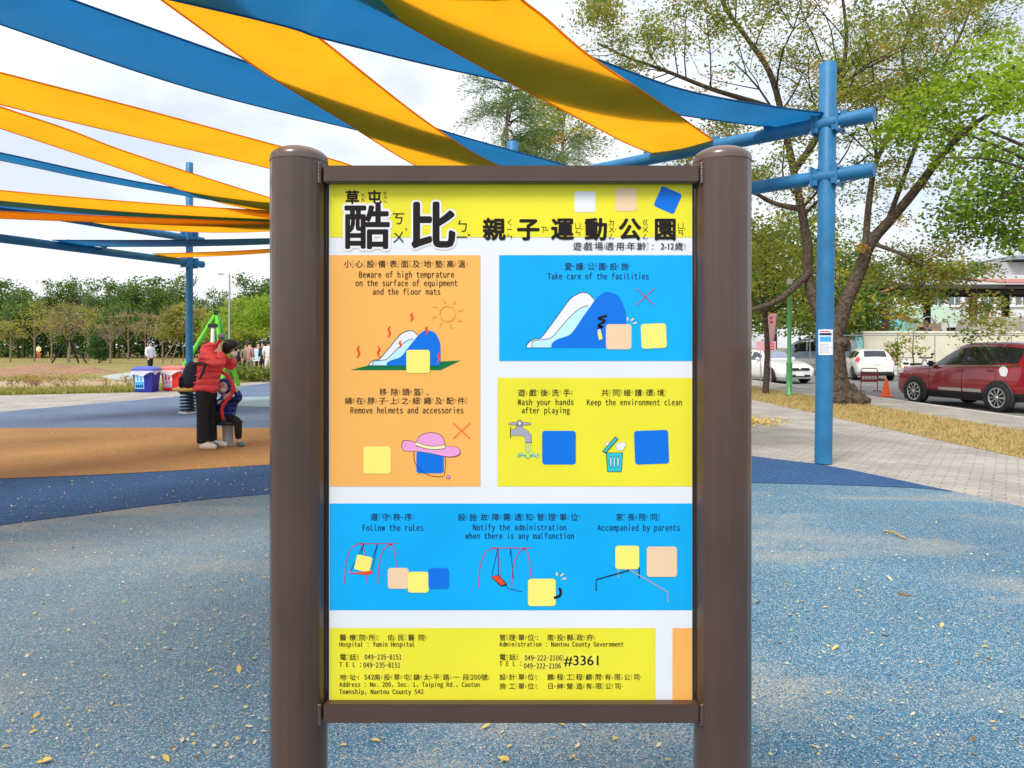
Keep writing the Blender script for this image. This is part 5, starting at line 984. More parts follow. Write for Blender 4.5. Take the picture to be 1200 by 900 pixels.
q = MB(); q.prism(None, [(X(1012), -2.1, Z(345)), (X(1034), -2.1, Z(335)), (X(1036), -2.1, Z(336.5)), (X(1014), -2.1, Z(347))], [(X(1012), 3, Z(345)), (X(1034), 3, Z(335)), (X(1036), 3, Z(336.5)), (X(1014), 3, Z(347))], M['tileroof']); q.build('hip_end', t)
d2 = 58.0; t = root('shed', 'turquoise shed with mint green and grey corrugated roof behind the wall', 'shed', (0, d2, zr))
X2 = lambda px: X(px, d2); Z2 = lambda py: Z(py, d2)
pr = [(X2(1026), 0), (X2(1026), Z2(372)), (X2(1044), Z2(364)), (X2(1084), Z2(385)), (X2(1084), 0)]
q = MB(); q.prism(None, [(a, 0, b) for a, b in pr], [(a, 6, b) for a, b in pr], M['turq']); q.build('gable_wall', t)
q = MB(); xr = X2(1290); q.prism(None, [(X2(1046), -.3, Z2(364)), (X2(1086), -.4, Z2(382)), (X2(1146), -.4, Z2(380)), (X2(1104), -.3, Z2(358))], [(X2(1046), 5, Z2(357)), (X2(1070), 8, Z2(362)), (X2(1140), 8, Z2(362)), (X2(1104), 5, Z2(357))], M['mintroof']); q.build('roof', t)
q = MB(); q.prism(None, [(X2(1110), -.2, Z2(379)), (xr, -.2, Z2(379)), (xr, -.2, Z2(381)), (X2(1110), -.2, Z2(381))], [(X2(1106), 9, Z2(357)), (xr, 9, Z2(357)), (xr, 9, Z2(359)), (X2(1106), 9, Z2(359))], M['greyroof']); q.build('side_roof', t)
q = MB(); q.prism(None, [(X2(1150), -.26, Z2(377)), (X2(1185), -.26, Z2(377)), (X2(1185), -.26, Z2(378)), (X2(1150), -.26, Z2(378))], [(X2(1132), 8.9, Z2(356)), (X2(1155), 8.9, Z2(356)), (X2(1155), 8.9, Z2(357.5)), (X2(1132), 8.9, Z2(357.5))], M['mintroof']); q.build('roof_sheet', t)
MB().box(((X2(1086) + xr) / 2, 1.0, Z2(384) / 2), (xr - X2(1086), 1.2, Z2(383)), M['darkbeam']).build('front_wall', t)
d3 = 44.0; t = root('concrete_tank', 'low weathered concrete block showing over the cream wall', 'concrete block', (0, d3, zr))
pts = [(X(1143, d3), 0), (X(1143, d3), Z(386, d3)), (X(1147, d3), Z(373, d3)), (X(1180, d3), Z(371.5, d3)), (X(1260, d3), Z(370, d3)), (X(1260, d3), 0)]
q = MB(); q.prism(None, [(a, 0, b) for a, b in pts], [(a, 2, b) for a, b in pts], M['conc']); q.build('block', t)
t = root('scrap_pile', 'heap of scrap and old bicycles piled on top behind the wall', 'scrap', ((1095 - CX) * 43 / F, 43, zr)); zz = Z(386, 43)
q = MB(); q.box((0, 0, zz / 2 - .1), (2.6, 1.0, zz - .2), M['darkbeam']); q.build('rack', t)
q = MB()
for k in range(14): q.tube([(rng.uniform(-1.2, 1.2), rng.uniform(-.4, .4), zz - .2), (rng.uniform(-1.3, 1.3), rng.uniform(-.4, .4), zz + rng.uniform(.2, .8))], .035, M['bark_pale'] if k % 2 else M['steel'], 6)
for k in range(8): q.box((rng.uniform(-1.1, 1.1), rng.uniform(-.3, .3), zz + .1), (rng.uniform(.2, .5), .3, rng.uniform(.2, .5)), M['bark_pale'] if k % 3 else M['conc'], rz=rng.uniform(0, 3), ry=rng.uniform(0, 1))
q.tube([(-.5 + .36 * math.cos(a), -.2, zz + .4 + .36 * math.sin(a)) for a in [math.pi * k / 10 for k in range(21)]], .03, M['steel'], 6); q.build('scrap', t)
d4 = 95.0; t = root('school_building', 'long pale building with a row of windows and a flat metal roof', 'building', (0, d4, zr)); xa, xb = X(1022, d4), X(1330, d4)
MB().box(((xa + xb) / 2, 6, Z(322, d4) / 2), (xb - xa, 12, Z(322, d4)), M['farwall']).build('wall', t)
MB().box(((X(1160, d4) + xb) / 2, 5, (Z(322, d4) + Z(306, d4)) / 2), (xb - X(1160, d4), 8, Z(306, d4) - Z(322, d4)), M['greyroof']).build('roof_storey', t)
MB().box(((X(1185, d4) + xb) / 2, 4, Z(302, d4)), (xb - X(1185, d4), 9, .5), M['vancol']).build('flat_roof', t)
for k in range(15):
    w_ = MB().box((xa + 2 + k * 2.25, -.03, Z(351, d4)), (1.55, .08, 1.5), M['farglass']).build('window', t); MB().box((xa + 2 + k * 2.25, -.09, Z(351, d4)), (.09, .05, 1.5), M['lab_w']).build('mullion', w_)
    MB().box((xa + .9 + k * 2.25, -.06, Z(351, d4)), (.16, .12, 2.2), M['lab_w']).build('pilaster', t)
MB().box(((xa + xb) / 2, -.1, Z(358.5, d4)), (xb - xa, .22, .25), M['lab_w']).build('sill_band', t)

# ------------------------------------------------------------------ trees and plants
def leaves(name, C, size, mats, mi, parent, aspect=.45, flat=.5, axis=None):
    C = np.asarray(C, float); N = len(C); sz = size * rng.uniform(.65, 1.35, N)[:, None]
    a = rng.normal(size=(N, 3)); a[:, 2] *= flat
    if axis is not None: a = a * .45 + np.asarray(axis)
    a /= np.linalg.norm(a, axis=1)[:, None]
    b = rng.normal(size=(N, 3)); b -= a * (a * b).sum(1)[:, None]; b /= np.linalg.norm(b, axis=1)[:, None]
    nrm = np.cross(a, b); V = np.empty((N, 4, 3))
    V[:, 0] = C - a * sz * .5; V[:, 1] = C + b * sz * aspect * .5 + nrm * sz * .08; V[:, 2] = C + a * sz * .5; V[:, 3] = C - b * sz * aspect * .5 + nrm * sz * .08
    me = bpy.data.meshes.new(name); me.vertices.add(N * 4); me.vertices.foreach_set('co', V.ravel())
    me.loops.add(N * 4); me.loops.foreach_set('vertex_index', np.arange(N * 4, dtype=np.int32)); me.polygons.add(N)
    me.polygons.foreach_set('loop_start', np.arange(0, N * 4, 4, dtype=np.int32)); me.polygons.foreach_set('loop_total', np.full(N, 4, np.int32))
    for m in mats: me.materials.append(m)
    me.polygons.foreach_set('material_index', np.asarray(mi, np.int32)); me.update(calc_edges=True)
    o = bpy.data.objects.new(name, me); COL.objects.link(o); o.parent = parent; return o
def pick(n, w): w = np.array(w, float); return rng.choice(len(w), n, p=w / w.sum())
class Tree:
    def __init__(s, base): s.b = Vector(base); s.wood = MB(); s.tips = []
    def limb(s, pts, rads, m, n=8):                      # world points, relative to the base when stored
        p = [Vector(q) - s.b for q in pts]; q = smooth_line([tuple(x) for x in p], 5); k = len(q)
        r = np.interp(np.linspace(0, len(rads) - 1, k), range(len(rads)), rads); r = r * (1 + .018 * np.sin(np.arange(k) * 1.7))
        s.wood.tube(q, list(r), m, n); return [Vector(x) for x in q], r
    def grow(s, p, d, ln, r, lv, m, spread=.65, up=.15, wob=.25):
        p = Vector(p); d = Vector(d).normalized(); pts = [p]; k = 4
        for i in range(k):
            d = (d + Vector(rng.normal(size=3) * wob * .5) + Vector((0, 0, up * .3))).normalized(); pts.append(pts[-1] + d * ln / k)
        s.wood.tube(pts, list(np.linspace(r, r * .45, k + 1)), m, 6 if lv > 1 else 4, False)
        if lv <= 1: s.tips += [pts[-1], pts[-2], pts[-3]]
        if lv > 0:
            for j in range(3 if lv > 1 else 2):
                o = Vector(rng.normal(size=3)); o -= d * o.dot(d); o.normalize()
                s.grow(pts[rng.integers(2, k + 1)], d * (1 - spread * .5) + o * spread, ln * rng.uniform(.55, .8), r * .5, lv - 1, m, spread, up, wob)
        return pts

# the big roadside tree
TB = Vector((8.35, 18.0, -.02))
big = root('roadside_tree', 'big leaning tree with thick knobbly trunk and sparse olive crown behind the blue post', 'tree', TB)
T = Tree(TB); BK = M['bark']
D = 18.0
def B(px, py, dd=0): return P(px, py, D + dd)
T.wood.v += []
def twigs(path, r, n, ln, lv=2, frm=.3, up=.2, m=None):
    k = len(path)
    for i in range(n):
        j = int(rng.uniform(frm, 1) * (k - 2)); d = (path[j + 1] - path[j]).normalized(); o = Vector(rng.normal(size=3)); o -= d * o.dot(d); o.normalize()
        T.grow(path[j], d * .45 + o * .8 + Vector((0, 0, up)), ln * rng.uniform(.7, 1.3), max(.012, r[j] * .38), lv, m or M['twig'])
tr, _ = T.limb([B(985, 474), B(982, 462), B(979, 445), B(977, 425), B(976, 408), B(979, 390), B(988, 360)], [.5, .38, .30, .285, .28, .19, .16], BK, 16)
# knobbly swelling where the old limb was lost, and root flare
T.wood.ell(B(982, 402) - TB, (.30, .29, .2), BK, 10); T.wood.ell(B(972, 405, -.16) - TB, (.16, .16, .16), BK, 8); T.wood.ell(B(986, 441, -.25) - TB, (.10, .08, .1), BK, 7)
for px, dx, dy in ((964, -.6, -.2), (1000, .65, -.1), (990, .3, -.6), (976, -.2, -.55)): T.wood.tube([B(px, 452) - TB + Vector((-dx * .2, dy * .1, 0)), B(px, 464) - TB + Vector((0, dy * .3, 0)), Vector((dx, dy, .02))], [.16, .19, .12], BK, 8)
l1, r1 = T.limb([B(982, 388), B(992, 352), B(1006, 322), B(1020, 285, -.2), B(1045, 256, -.4), B(1075, 220, -.8), B(1105, 180, -1.2), B(1135, 150, -1.6), B(1185, 118, -2)], [.18, .17, .155, .145, .12, .105, .085, .06, .035], BK, 12)
l1b, r1b = T.limb([B(1014, 290, -.2), B(1018, 240, 0), B(1024, 200, .2), B(1032, 178, .3), B(1052, 140, .5), B(1063, 105, .6), B(1058, 60, .8), B(1072, 10, 1), B(1080, -50, 1)], [.09, .08, .07, .06, .05, .045, .04, .03, .02], BK, 8)
l2, r2 = T.limb([B(976, 408, .1), B(962, 372, .3), B(948, 330, .6), B(946, 285, .9), B(939, 245, 1), B(930, 200, 1), B(918, 142, 1), B(902, 85, 1), B(872, 40, .9), B(848, 5, .8), B(830, -50, .8)], [.18, .155, .135, .12, .105, .095, .085, .075, .06, .05, .03], BK, 10)
l3, r3 = T.limb([B(930, 200, 1), B(958, 160, .6), B(980, 105, .3), B(992, 50, 0), B(985, -20, -.2)], [.11, .085, .07, .05, .03], BK, 8)
l4, r4 = T.limb([B(914, 130, 1), B(885, 120, .6), B(833, 104, .2), B(785, 85, 0), B(733, 66, -.2), B(700, 50, -.3)], [.085, .07, .055, .045, .03, .02], BK, 8)
l5, r5 = T.limb([B(948, 320, .6), B(915, 350, 0), B(885, 362, -.4), B(850, 372, -.5)], [.1, .08, .06, .04], BK, 8)
l6, r6 = T.limb([B(1022, 285, -.2), B(1062, 300, -.8), B(1105, 322, -1.2), B(1150, 330, -1.5)], [.06, .045, .03, .02], BK, 6)
l7, r7 = T.limb([B(1040, 260, -.3), B(1075, 165, .9), B(1100, 90, 1.3), B(1130, 30, 1.5), B(1150, -40, 1.6)], [.065, .055, .045, .035, .02], BK, 7)
l8, r8 = T.limb([B(939, 245, 1), B(900, 235, 1.5), B(850, 200, 1.8), B(800, 175, 2)], [.09, .06, .04, .025], BK, 7)
for pth, rr_, n, ln in ((l1b, r1b, 13, 1.7), (l2, r2, 15, 1.9), (l3, r3, 10, 1.6), (l4, r4, 14, 1.4), (l7, r7, 13, 1.6), (l8, r8, 7, 1.2), (l6, r6, 6, .9)): twigs(pth, rr_, n, ln)
o = T.wood.build('trunk', big)
tips = np.array([list(t) for t in T.tips]); wx = (tips[:, 0] + TB.x) / (tips[:, 1] + TB.y) * F + CX; wy = HY - (tips[:, 2] + TB.z - EYE) / (tips[:, 1] + TB.y) * F
keep = tips[(wy > -70) & (rng.random(len(tips)) < .6)]
cs = []; ci = []
for t in keep:
    n = int(rng.uniform(26, 80)); k = pick(1, (5, 3, 3.4, .7))[0]
    q = t + rng.normal(size=(n, 3)) * rng.uniform(.12, .24) * np.array((1.3, 1.3, .55)); cs.append(q); ci.append(np.where(rng.random(n) < .75, k, pick(n, (4, 3, 3, .5))))
leaves('crown', np.vstack(cs), .088, [M['lf_olive'], M['lf_mid'], M['lf_yell'], M['lf_rust']], np.concatenate(ci), big, .5)
def cloud(blobs, per, dsd=.6, sub=.3):      # leaf clumps filling photo-sized blobs at a depth: (px, py, rx, ry, depth, clumps)
    out = []
    for px, py, rx, ry, dd, n in blobs:
        for _ in range(n):
            while True:
                u, v = rng.uniform(-1, 1, 2)
                if u * u + v * v < 1: break
            c = np.array(P(px + u * rx, py + v * ry, dd + rng.normal() * dsd)); out.append(c + rng.normal(size=(per, 3)) * sub * np.array((1, 1, .6)))
    return np.vstack(out)
q = cloud([(1065, 318, 46, 20, 18.6, 34), (1100, 322, 46, 14, 17.6, 28), (1150, 314, 22, 8, 17, 6), (940, 262, 46, 42, 19.8, 34), (905, 318, 30, 36, 20, 24), (988, 232, 30, 40, 19.8, 16), (1042, 232, 26, 30, 19.2, 12), (870, 215, 40, 30, 20, 12), (1085, 295, 40, 15, 18.8, 14), (1025, 322, 14, 10, 18.8, 5), (1072, 344, 26, 8, 17.8, 11)], 46, .3, .17)
spray, si = q, np.where(rng.random(len(q)) < .03, 3, pick(len(q), (4, 4, 3, 0)))
q = cloud([(1010, 288, 9, 7, 17.6, 3), (1058, 262, 8, 8, 17, 3), (955, 75, 8, 12, 17.5, 2), (893, 70, 10, 8, 18, 2), (962, 215, 7, 14, 18.5, 3)], 24, .1, .1)
leaves('foliage_spray', np.vstack([spray, q]) - np.array(TB), .092, [M['lf_olive'], M['lf_yell'], M['lf_mid'], M['lf_rust']], np.concatenate([si, np.where(rng.random(len(q)) < .8, 3, 1)]), big, .45)
q = cloud([(1095, 130, 52, 36, 16.9, 44), (1155, 85, 52, 45, 16.6, 44), (1062, 160, 32, 22, 17.3, 20), (1190, 130, 40, 60, 16, 36), (1125, 170, 44, 26, 17, 22)], 42, .55, .2)
q2 = cloud([(1155, 228, 52, 36, 16.8, 44), (1192, 268, 36, 28, 16.8, 32), (1120, 258, 30, 20, 17.2, 14), (1200, 200, 40, 50, 16.6, 34)], 42, .5, .22)
fresh = root('roadside_tree', 'tree with bright fresh green leaves reaching in from the right edge', 'tree', (13.6, 15.6, -.15))
q = np.vstack([q, q2]); kk = np.concatenate([pick(len(q) - len(q2), (6, 3, .5)), pick(len(q2), (2.0, 4, 3))])
leaves('crown', q - np.array((13.6, 15.6, -.15)), .112, [M['lf_bright'], M['lf_fresh'], M['lf_dark']], kk, fresh, .6)
T2 = Tree((13.6, 15.6, -.15))
a_, ra_ = T2.limb([(13.6, 15.6, -.15), (13.55, 15.6, 1.5), (13.3, 15.5, 3.2), (12.6, 15.4, 4.6), (11.4, 15.4, 5.6), (10.2, 15.5, 6.2)], [.26, .2, .15, .08, .045, .02], BK, 12)
for tgt in ((11.2, 15.2, 7.4), (9.4, 15.7, 5.6), (12.2, 15, 8), (10.6, 15.9, 4.6), (11.6, 15.4, 4.6), (9.0, 15.9, 6.4)): T2.limb([a_[15] + Vector((13.6, 15.6, -.15)), (a_[15] + Vector((13.6, 15.6, -.15))).lerp(Vector(tgt), .55) + Vector((0, 0, .3)), tgt], [.04, .025, .012], BK, 6)
T2.wood.build('trunk', fresh)

def blob_tree(name, label, base, h, blobs, size, n, mats, wts, tr, group=None, trunk_h=None, twig=0, cat='tree', clump=.16, per=26, bark='bark'):
    """blobs: (x, y, z, rx, ry, rz) in fractions of h; clumps cover each blob's volume, denser to the outside."""
    t = root(name, label, cat, base, 0, group); W = Tree(base); b = Vector(base); bk = M[bark]
    th = trunk_h or .45
    path, rr_ = W.limb([b, b + Vector((.01 * h, 0, th * h * .5)), b + Vector((.0, .01 * h, th * h)), b + Vector((.02 * h, 0, h * .8))], [tr, tr * .8, tr * .7, tr * .2], bk, 8)
    for (x, y, z, rx, ry, rz) in blobs: W.limb([b + Vector((0, 0, th * h * .85)), b + Vector((x * h * .5, y * h * .5, (th * .85 + z) * .52 * h)), b + Vector((x, y, z)) * h], [tr * .45, tr * .3, tr * .1], bk, 6)
    for _ in range(twig):
        x, y, z, rx, ry, rz = blobs[rng.integers(len(blobs))]; W.grow(Vector((x, y, z - rz * .5)) * h, rng.normal(size=3) + np.array((0, 0, 1.0)), h * .16, tr * .22, 2, bk)
    W.wood.build('trunk', t)
    cs = []; ci = []; vol = [a[3] * a[4] * a[5] for a in blobs]
    for _ in range(n):
        x, y, z, rx, ry, rz = blobs[pick(1, vol)[0]]; d = rng.normal(size=3); d /= np.linalg.norm(d); r = rng.uniform(.35, 1.0) ** .6
        c = (np.array((x, y, z)) + d * r * np.array((rx, ry, rz))) * h; k = pick(1, wts)[0]; m = int(per * rng.uniform(.5, 1.4))
        cs.append(c + rng.normal(size=(m, 3)) * clump * h * np.array((.5, .5, .32))); ci.append(np.where(rng.random(m) < .7, k, pick(m, wts)))
    leaves('crown', np.vstack(cs), size, mats, np.concatenate(ci), t, .6); return t
MG = [M['lf_mid'], M['lf_olive'], M['lf_yell'], M['lf_dark']]
# trees across the road behind the sedan
for i, (px, d_, ytop, wd, lab, wts) in enumerate(((905, 40, 236, 1.15, 'olive green tree beyond the road between sign and green lamp post', (3, 4, 3, 2)), (972, 46, 262, 1.0, 'mid green tree beyond the road just left of the thick trunk', (4, 3, 3, 3)), (994, 54, 292, .55, 'dark green tree beside the pergola end post', (4, 1, 1, 5)), (850, 50, 262, 1.1, 'leafy green tree beyond the road hidden by the right sign post', (4, 3, 2, 3)))):
    h = EYE + (HY - ytop) * d_ / F
    blob_tree('tree', lab, ((px - CX) * d_ / F, d_, -.15), h, [(0, 0, .62, .3 * wd, .3, .3), (-.24 * wd, .05, .45, .22, .22, .2), (.26 * wd, 0, .45, .22, .22, .2), (.1, -.1, .8, .18, .2, .16), (-.05, -.12, .38, .3, .2, .2)], .24, 300, MG, wts, .22, clump=.09, per=34)
# small tree by the lamp post
blob_tree('street_tree', 'small slender tree with thin forked trunk left of the green lamp post', ((897 - CX) * 21.5 / F, 21.5, -.01), 5.6, [(-.1, 0, .78, .2, .2, .14), (.1, 0, .68, .2, .2, .12), (.0, 0, .9, .16, .16, .1), (-.22, 0, .62, .14, .14, .08)], .12, 130, MG, (2, 4, 4, 0), .105, trunk_h=.5, clump=.08, per=24)
for i, (px, d_, h, lab) in enumerate(((1070, 36.5, 3.1, 'thin young tree with wispy leaves against the cream wall'), (1046, 36.8, 1.9, 'low leafy shrub against the cream wall beside the white hatchback'))):
    blob_tree('young_tree', lab, ((px - CX) * d_ / F, d_, zr), h, [(0, 0, .75, .2, .2, .22), (-.15, 0, .5, .2, .2, .16), (.1, 0, .4, .15, .15, .12)], .13, 42, MG, (2, 2, 5, 0), .05, clump=.10, per=13, bark='bark_pale')
# feathery tree above the sign
def feather(px, d_, ytop, ybot, wpx, lab, nb_):
    bx = (px - CX) * d_ / F; base = Vector((bx, d_, -.02)); t = root('feathery_tree', lab, 'tree', base); W = Tree(base); h = EYE + (HY - ytop) * d_ / F; k = d_ / F
    W.limb([base, base + Vector((.1, 0, h * .4)), base + Vector((-.1, 0, h * .8)), base + Vector((0, 0, h * .97))], [.2, .15, .07, .02], M['bark_pale'], 8)
    cs = []; ax = []
    for i in range(nb_):
        f = rng.uniform(.30, 1.0); z0 = h * (.42 + .55 * f); a = rng.uniform(0, 2 * math.pi); ln = wpx * k * (1.15 - f * .5) * rng.uniform(.6, 1.1)
        d = Vector((math.cos(a), math.sin(a), rng.uniform(.4, 1.1))).normalized(); p = [Vector((0, 0, z0))]
        for s in range(8): d = (d + Vector((0, 0, -.15))).normalized(); p.append(p[-1] + d * ln / 8)
        W.wood.tube(p, list(np.linspace(.03, .006, 9)), M['twig'], 4, False)
        for s in range(2, 9):
            for _ in range(5):
                fd = Vector((rng.normal() * .6 + d.x, rng.normal() * .6 + d.y, rng.normal() * .55 + .05)).normalized()
                for m in range(12): cs.append(p[s] + fd * (.1 + m * .06) + Vector((0, 0, -.0035 * m * m)) + Vector(rng.normal(size=3) * .03)); ax.append(list(fd))
    W.wood.build('trunk', t); leaves('crown', [list(c) for c in cs], .125, [M['lf_feather'], M['lf_mid'], M['lf_olive']], pick(len(cs), (5, 2, 2)), t, .2, axis=ax)
feather(597, 27, 84, 230, 74, 'feathery light green tree rising above the middle of the sign', 72)
feather(662, 31, 118, 230, 62, 'shorter feathery tree right behind the orange strip end above the sign', 44)

# far wood beyond the field: tall dark trees one can tell apart, then a low mass of undergrowth
DK = [M['lf_dark'], M['lf_deep'], M['lf_mid'], M['lf_olive']]
tall = blob_tree('far_tree', 'tall dark green tree with dense rounded crown standing far behind the field', (0, 0, -30), 13, [(0, 0, .72, .26, .26, .22), (-.2, 0, .55, .2, .22, .18), (.2, 0, .52, .22, .22, .2), (.05, 0, .38, .28, .24, .16), (-.08, 0, .86, .14, .14, .1)], .40, 300, DK, (2, 4, 4, 2), .25, 'tall dark trees far behind the field', clump=.085, per=26)
open_ = blob_tree('far_tree', 'tall open green tree with sky showing through its crown far behind the field', (0, 0, -30), 13, [(-.14, 0, .84, .12, .12, .1), (.12, 0, .8, .14, .13, .1), (.02, 0, .66, .2, .18, .08), (-.2, 0, .62, .12, .12, .08), (.2, 0, .58, .14, .14, .08)], .38, 130, DK, (1, 3, 5, 2), .2, 'tall dark trees far behind the field', clump=.075, per=20, twig=6)
spots = [(8, 100, 323, 0, .9), (-30, 104, 318, 1, 1), (28, 96, 334, 0, .8), (50, 101, 344, 0, .8), (72, 101, 317, 1, .8), (96, 102, 320, 1, .8), (112, 96, 341, 0, .8), (134, 100, 320, 1, .85), (152, 97, 328, 0, .7), (170, 98, 319, 0, 1.0), (192, 96, 332, 0, .9), (212, 104, 313, 1, .75), (238, 102, 346, 0, .7), (256, 106, 331, 1, .6), (268, 104, 345, 1, .7), (297, 100, 315, 1, .9), (325, 98, 320, 0, 1), (22, 92, 350, 0, 1.2), (80, 90, 354, 0, 1.2), (140, 90, 352, 0, 1.2), (235, 94, 362, 0, 1.0), (285, 95, 352, 0, 1.1), (355, 100, 318, 0, 1.1), (400, 96, 325, 1, 1), (450, 100, 318, 0, 1), (500, 95, 322, 0, 1.1), (560, 100, 318, 1, 1.1), (620, 98, 322, 0, 1), (690, 100, 318, 0, 1.2), (750, 95, 322, 1, 1.1), (800, 92, 320, 0, 1.2), (-75, 100, 322, 0, 1.2), (-120, 98, 318, 0, 1.2)]
used = {0: False, 1: False}
for i, (px, d_, yt, k, wd) in enumerate(spots):
    src = (tall, open_)[k]; o = src if not used[k] else copy_tree(src); used[k] = True
    h = EYE + (HY - yt) * d_ / F; o.location = ((px - CX) * d_ / F, d_, -.05); o.rotation_euler = (0, 0, rng.uniform(0, 6.28)); s = h / 13; o.scale = (s * wd, s * wd, s)
# undergrowth mass under them
C_u = []
for i in range(2600):
    x = rng.uniform(-82, 26); C_u.append(np.array((x, 101 + rng.normal() * 2.5, abs(rng.normal()) * 1.9 + .2)) + rng.normal(size=(10, 3)) * np.array((.7, .6, .45)))
uo = leaves('far_undergrowth', np.vstack(C_u), .55, DK, pick(26000, (5, 3, 2, 1)), None); uo['kind'] = 'stuff'; uo['label'] = 'dark undergrowth beneath the far wood'
# middle-distance trees in the field, thin and autumnal
M['lf_dull'] = leafm('leaf_dull_rust', (.33, .205, .11), .4); TN = [M['lf_tan'], M['lf_olive'], M['lf_yell'], M['lf_dull']]
mid = [(40, 72, 350, (1, 3, 3, 0), 1.0, 70, 'pale yellow green thin-crowned tree left of the tree stakes', 8), (81, 66, 352, (1, 2, 0, 5), 1.0, 75, 'young rusty brown tree held by black stakes', 8), (12, 68, 372, (2, 4, 2, 0), 1.1, 50, 'low olive tree at the far left edge of the field', 6), (60, 76, 355, (4, 2, 2, 1), .9, 55, 'tan half-bare tree just behind the tree stakes', 8), (103, 74, 352, (2, 3, 3, 0), .9, 60, 'olive slender tree right of the tree stakes', 6), (129, 62, 364, (5, 1, 0, 1), .8, 9, 'nearly bare pale-branched tree left of the blue bin', 22), (150, 78, 360, (4, 2, 1, 1), 1.0, 45, 'tan wispy tree left of the person in white', 8), (170, 82, 362, (4, 1, 1, 1), 1.0, 45, 'straw coloured wispy tree behind the person in white', 8), (190, 76, 366, (4, 2, 1, 0), 1.0, 40, 'thin tan tree behind the red bin', 8), (-20, 75, 355, (1, 3, 3, 0), 1.2, 60, 'olive tree just outside the left edge', 6)]
for px, d_, yt, wts, wd, n, lab, tw in mid:
    h = EYE + (HY - yt) * d_ / F
    blob_tree('field_tree', lab, ((px - CX) * d_ / F, d_, -.02), h, [(0, 0, .72, .26 * wd, .26, .22), (-.2 * wd, 0, .55, .16, .16, .12), (.2 * wd, 0, .58, .18, .16, .12), (0, 0, .88, .16, .16, .1)], .17, int(n * .8), TN, wts, .09, clump=.10, per=18, twig=int(tw * 1.6), bark='bark_pale', trunk_h=.4)
h = EYE + (HY - 348) * 58 / F
blob_tree('field_tree', 'rounded olive yellow tree behind the far blue post', ((219 - CX) * 58 / F, 58, -.02), h, [(0, 0, .62, .36, .3, .3), (-.2, 0, .5, .2, .2, .2), (.2, 0, .48, .22, .2, .2)], .2, 230, TN, (2, 5, 2, .3), .12, clump=.09, per=26)
h = EYE + (HY - 384) * 64 / F
blob_tree('bush', 'dark green conical bush right of the tree stakes', ((116 - CX) * 64 / F, 64, -.02), h, [(0, 0, .4, .3, .3, .36), (0, 0, .7, .2, .2, .26)], .16, 150, DK, (6, 3, 0, 0), .06, cat='bush', clump=.1, per=26, trunk_h=.3)
LM = [M['lf_lime'], M['lf_fresh'], M['lf_yell'], M['lf_mid']]
for px, d_, yt, lab, wd in ((292, 46, 342, 'bright lime green tree behind the group near the left sign post', 1.1), (262, 50, 356, 'bright green tree just right of the lime play frame', .9), (322, 44, 338, 'bright lime tree partly hidden by the left sign post', 1.1)):
    h = EYE + (HY - yt) * d_ / F
    blob_tree('field_tree', lab, ((px - CX) * d_ / F, d_, -.02), h, [(0, 0, .74, .3 * wd, .28, .2), (-.22, 0, .58, .18, .18, .14), (.22, 0, .6, .2, .2, .14), (0, -.1, .5, .22, .2, .1)], .17, 170, LM, (5, 3, 2, 1), .08, clump=.09, per=26, trunk_h=.35, bark='bark_pale')
# black stakes round the rusty tree
c = G(81, 425.5); t = root('tree_stakes', 'black A-frame stakes propping up the young rusty tree', 'tree support', c)
for x, y in ((-1.55, 0), (1.55, 0), (0, 1.4)): MB().tube([(x, y, 0), (x * .06, y * .06, 2.05)], .07, M['black'], 8).build('stake', t)
MB().box((0, 0, 2.0), (.34, .34, .1), M['black']).build('binding', t); MB().tube([(0, -.3, 0), (0, -.05, 1.5)], .05, M['bark_pale'], 8).build('stake', t)
t = root('tree_stakes', 'pale wooden prop poles leaning on a tree behind the red bin', 'tree support', ((203 - CX) * 60 / F, 60, -.02))
for x in (-1.0, -.2, .9): MB().tube([(x, 0, 0), (.55 + x * .1, .3, 2.6)], .05, M['bark_pale'], 8).build('stake', t)
# hedge row in front of the group
q = []
for i in range(420): q.append(np.array((rng.uniform(-12.6, -6.5), 29.6 + rng.normal() * .4, abs(rng.normal()) * .2 + .14)) + rng.normal(size=(20, 3)) * np.array((.14, .14, .09)))
t = root('hedge', 'low green hedge in front of the far group of people', 'hedge', (-9.5, 29.6, 0)); q = np.vstack(q) - np.array((-9.5, 29.6, 0)); q[:, 2] = np.abs(q[:, 2])
leaves('foliage', q, .13, MG, pick(len(q), (3, 4, 2, 3)), t)
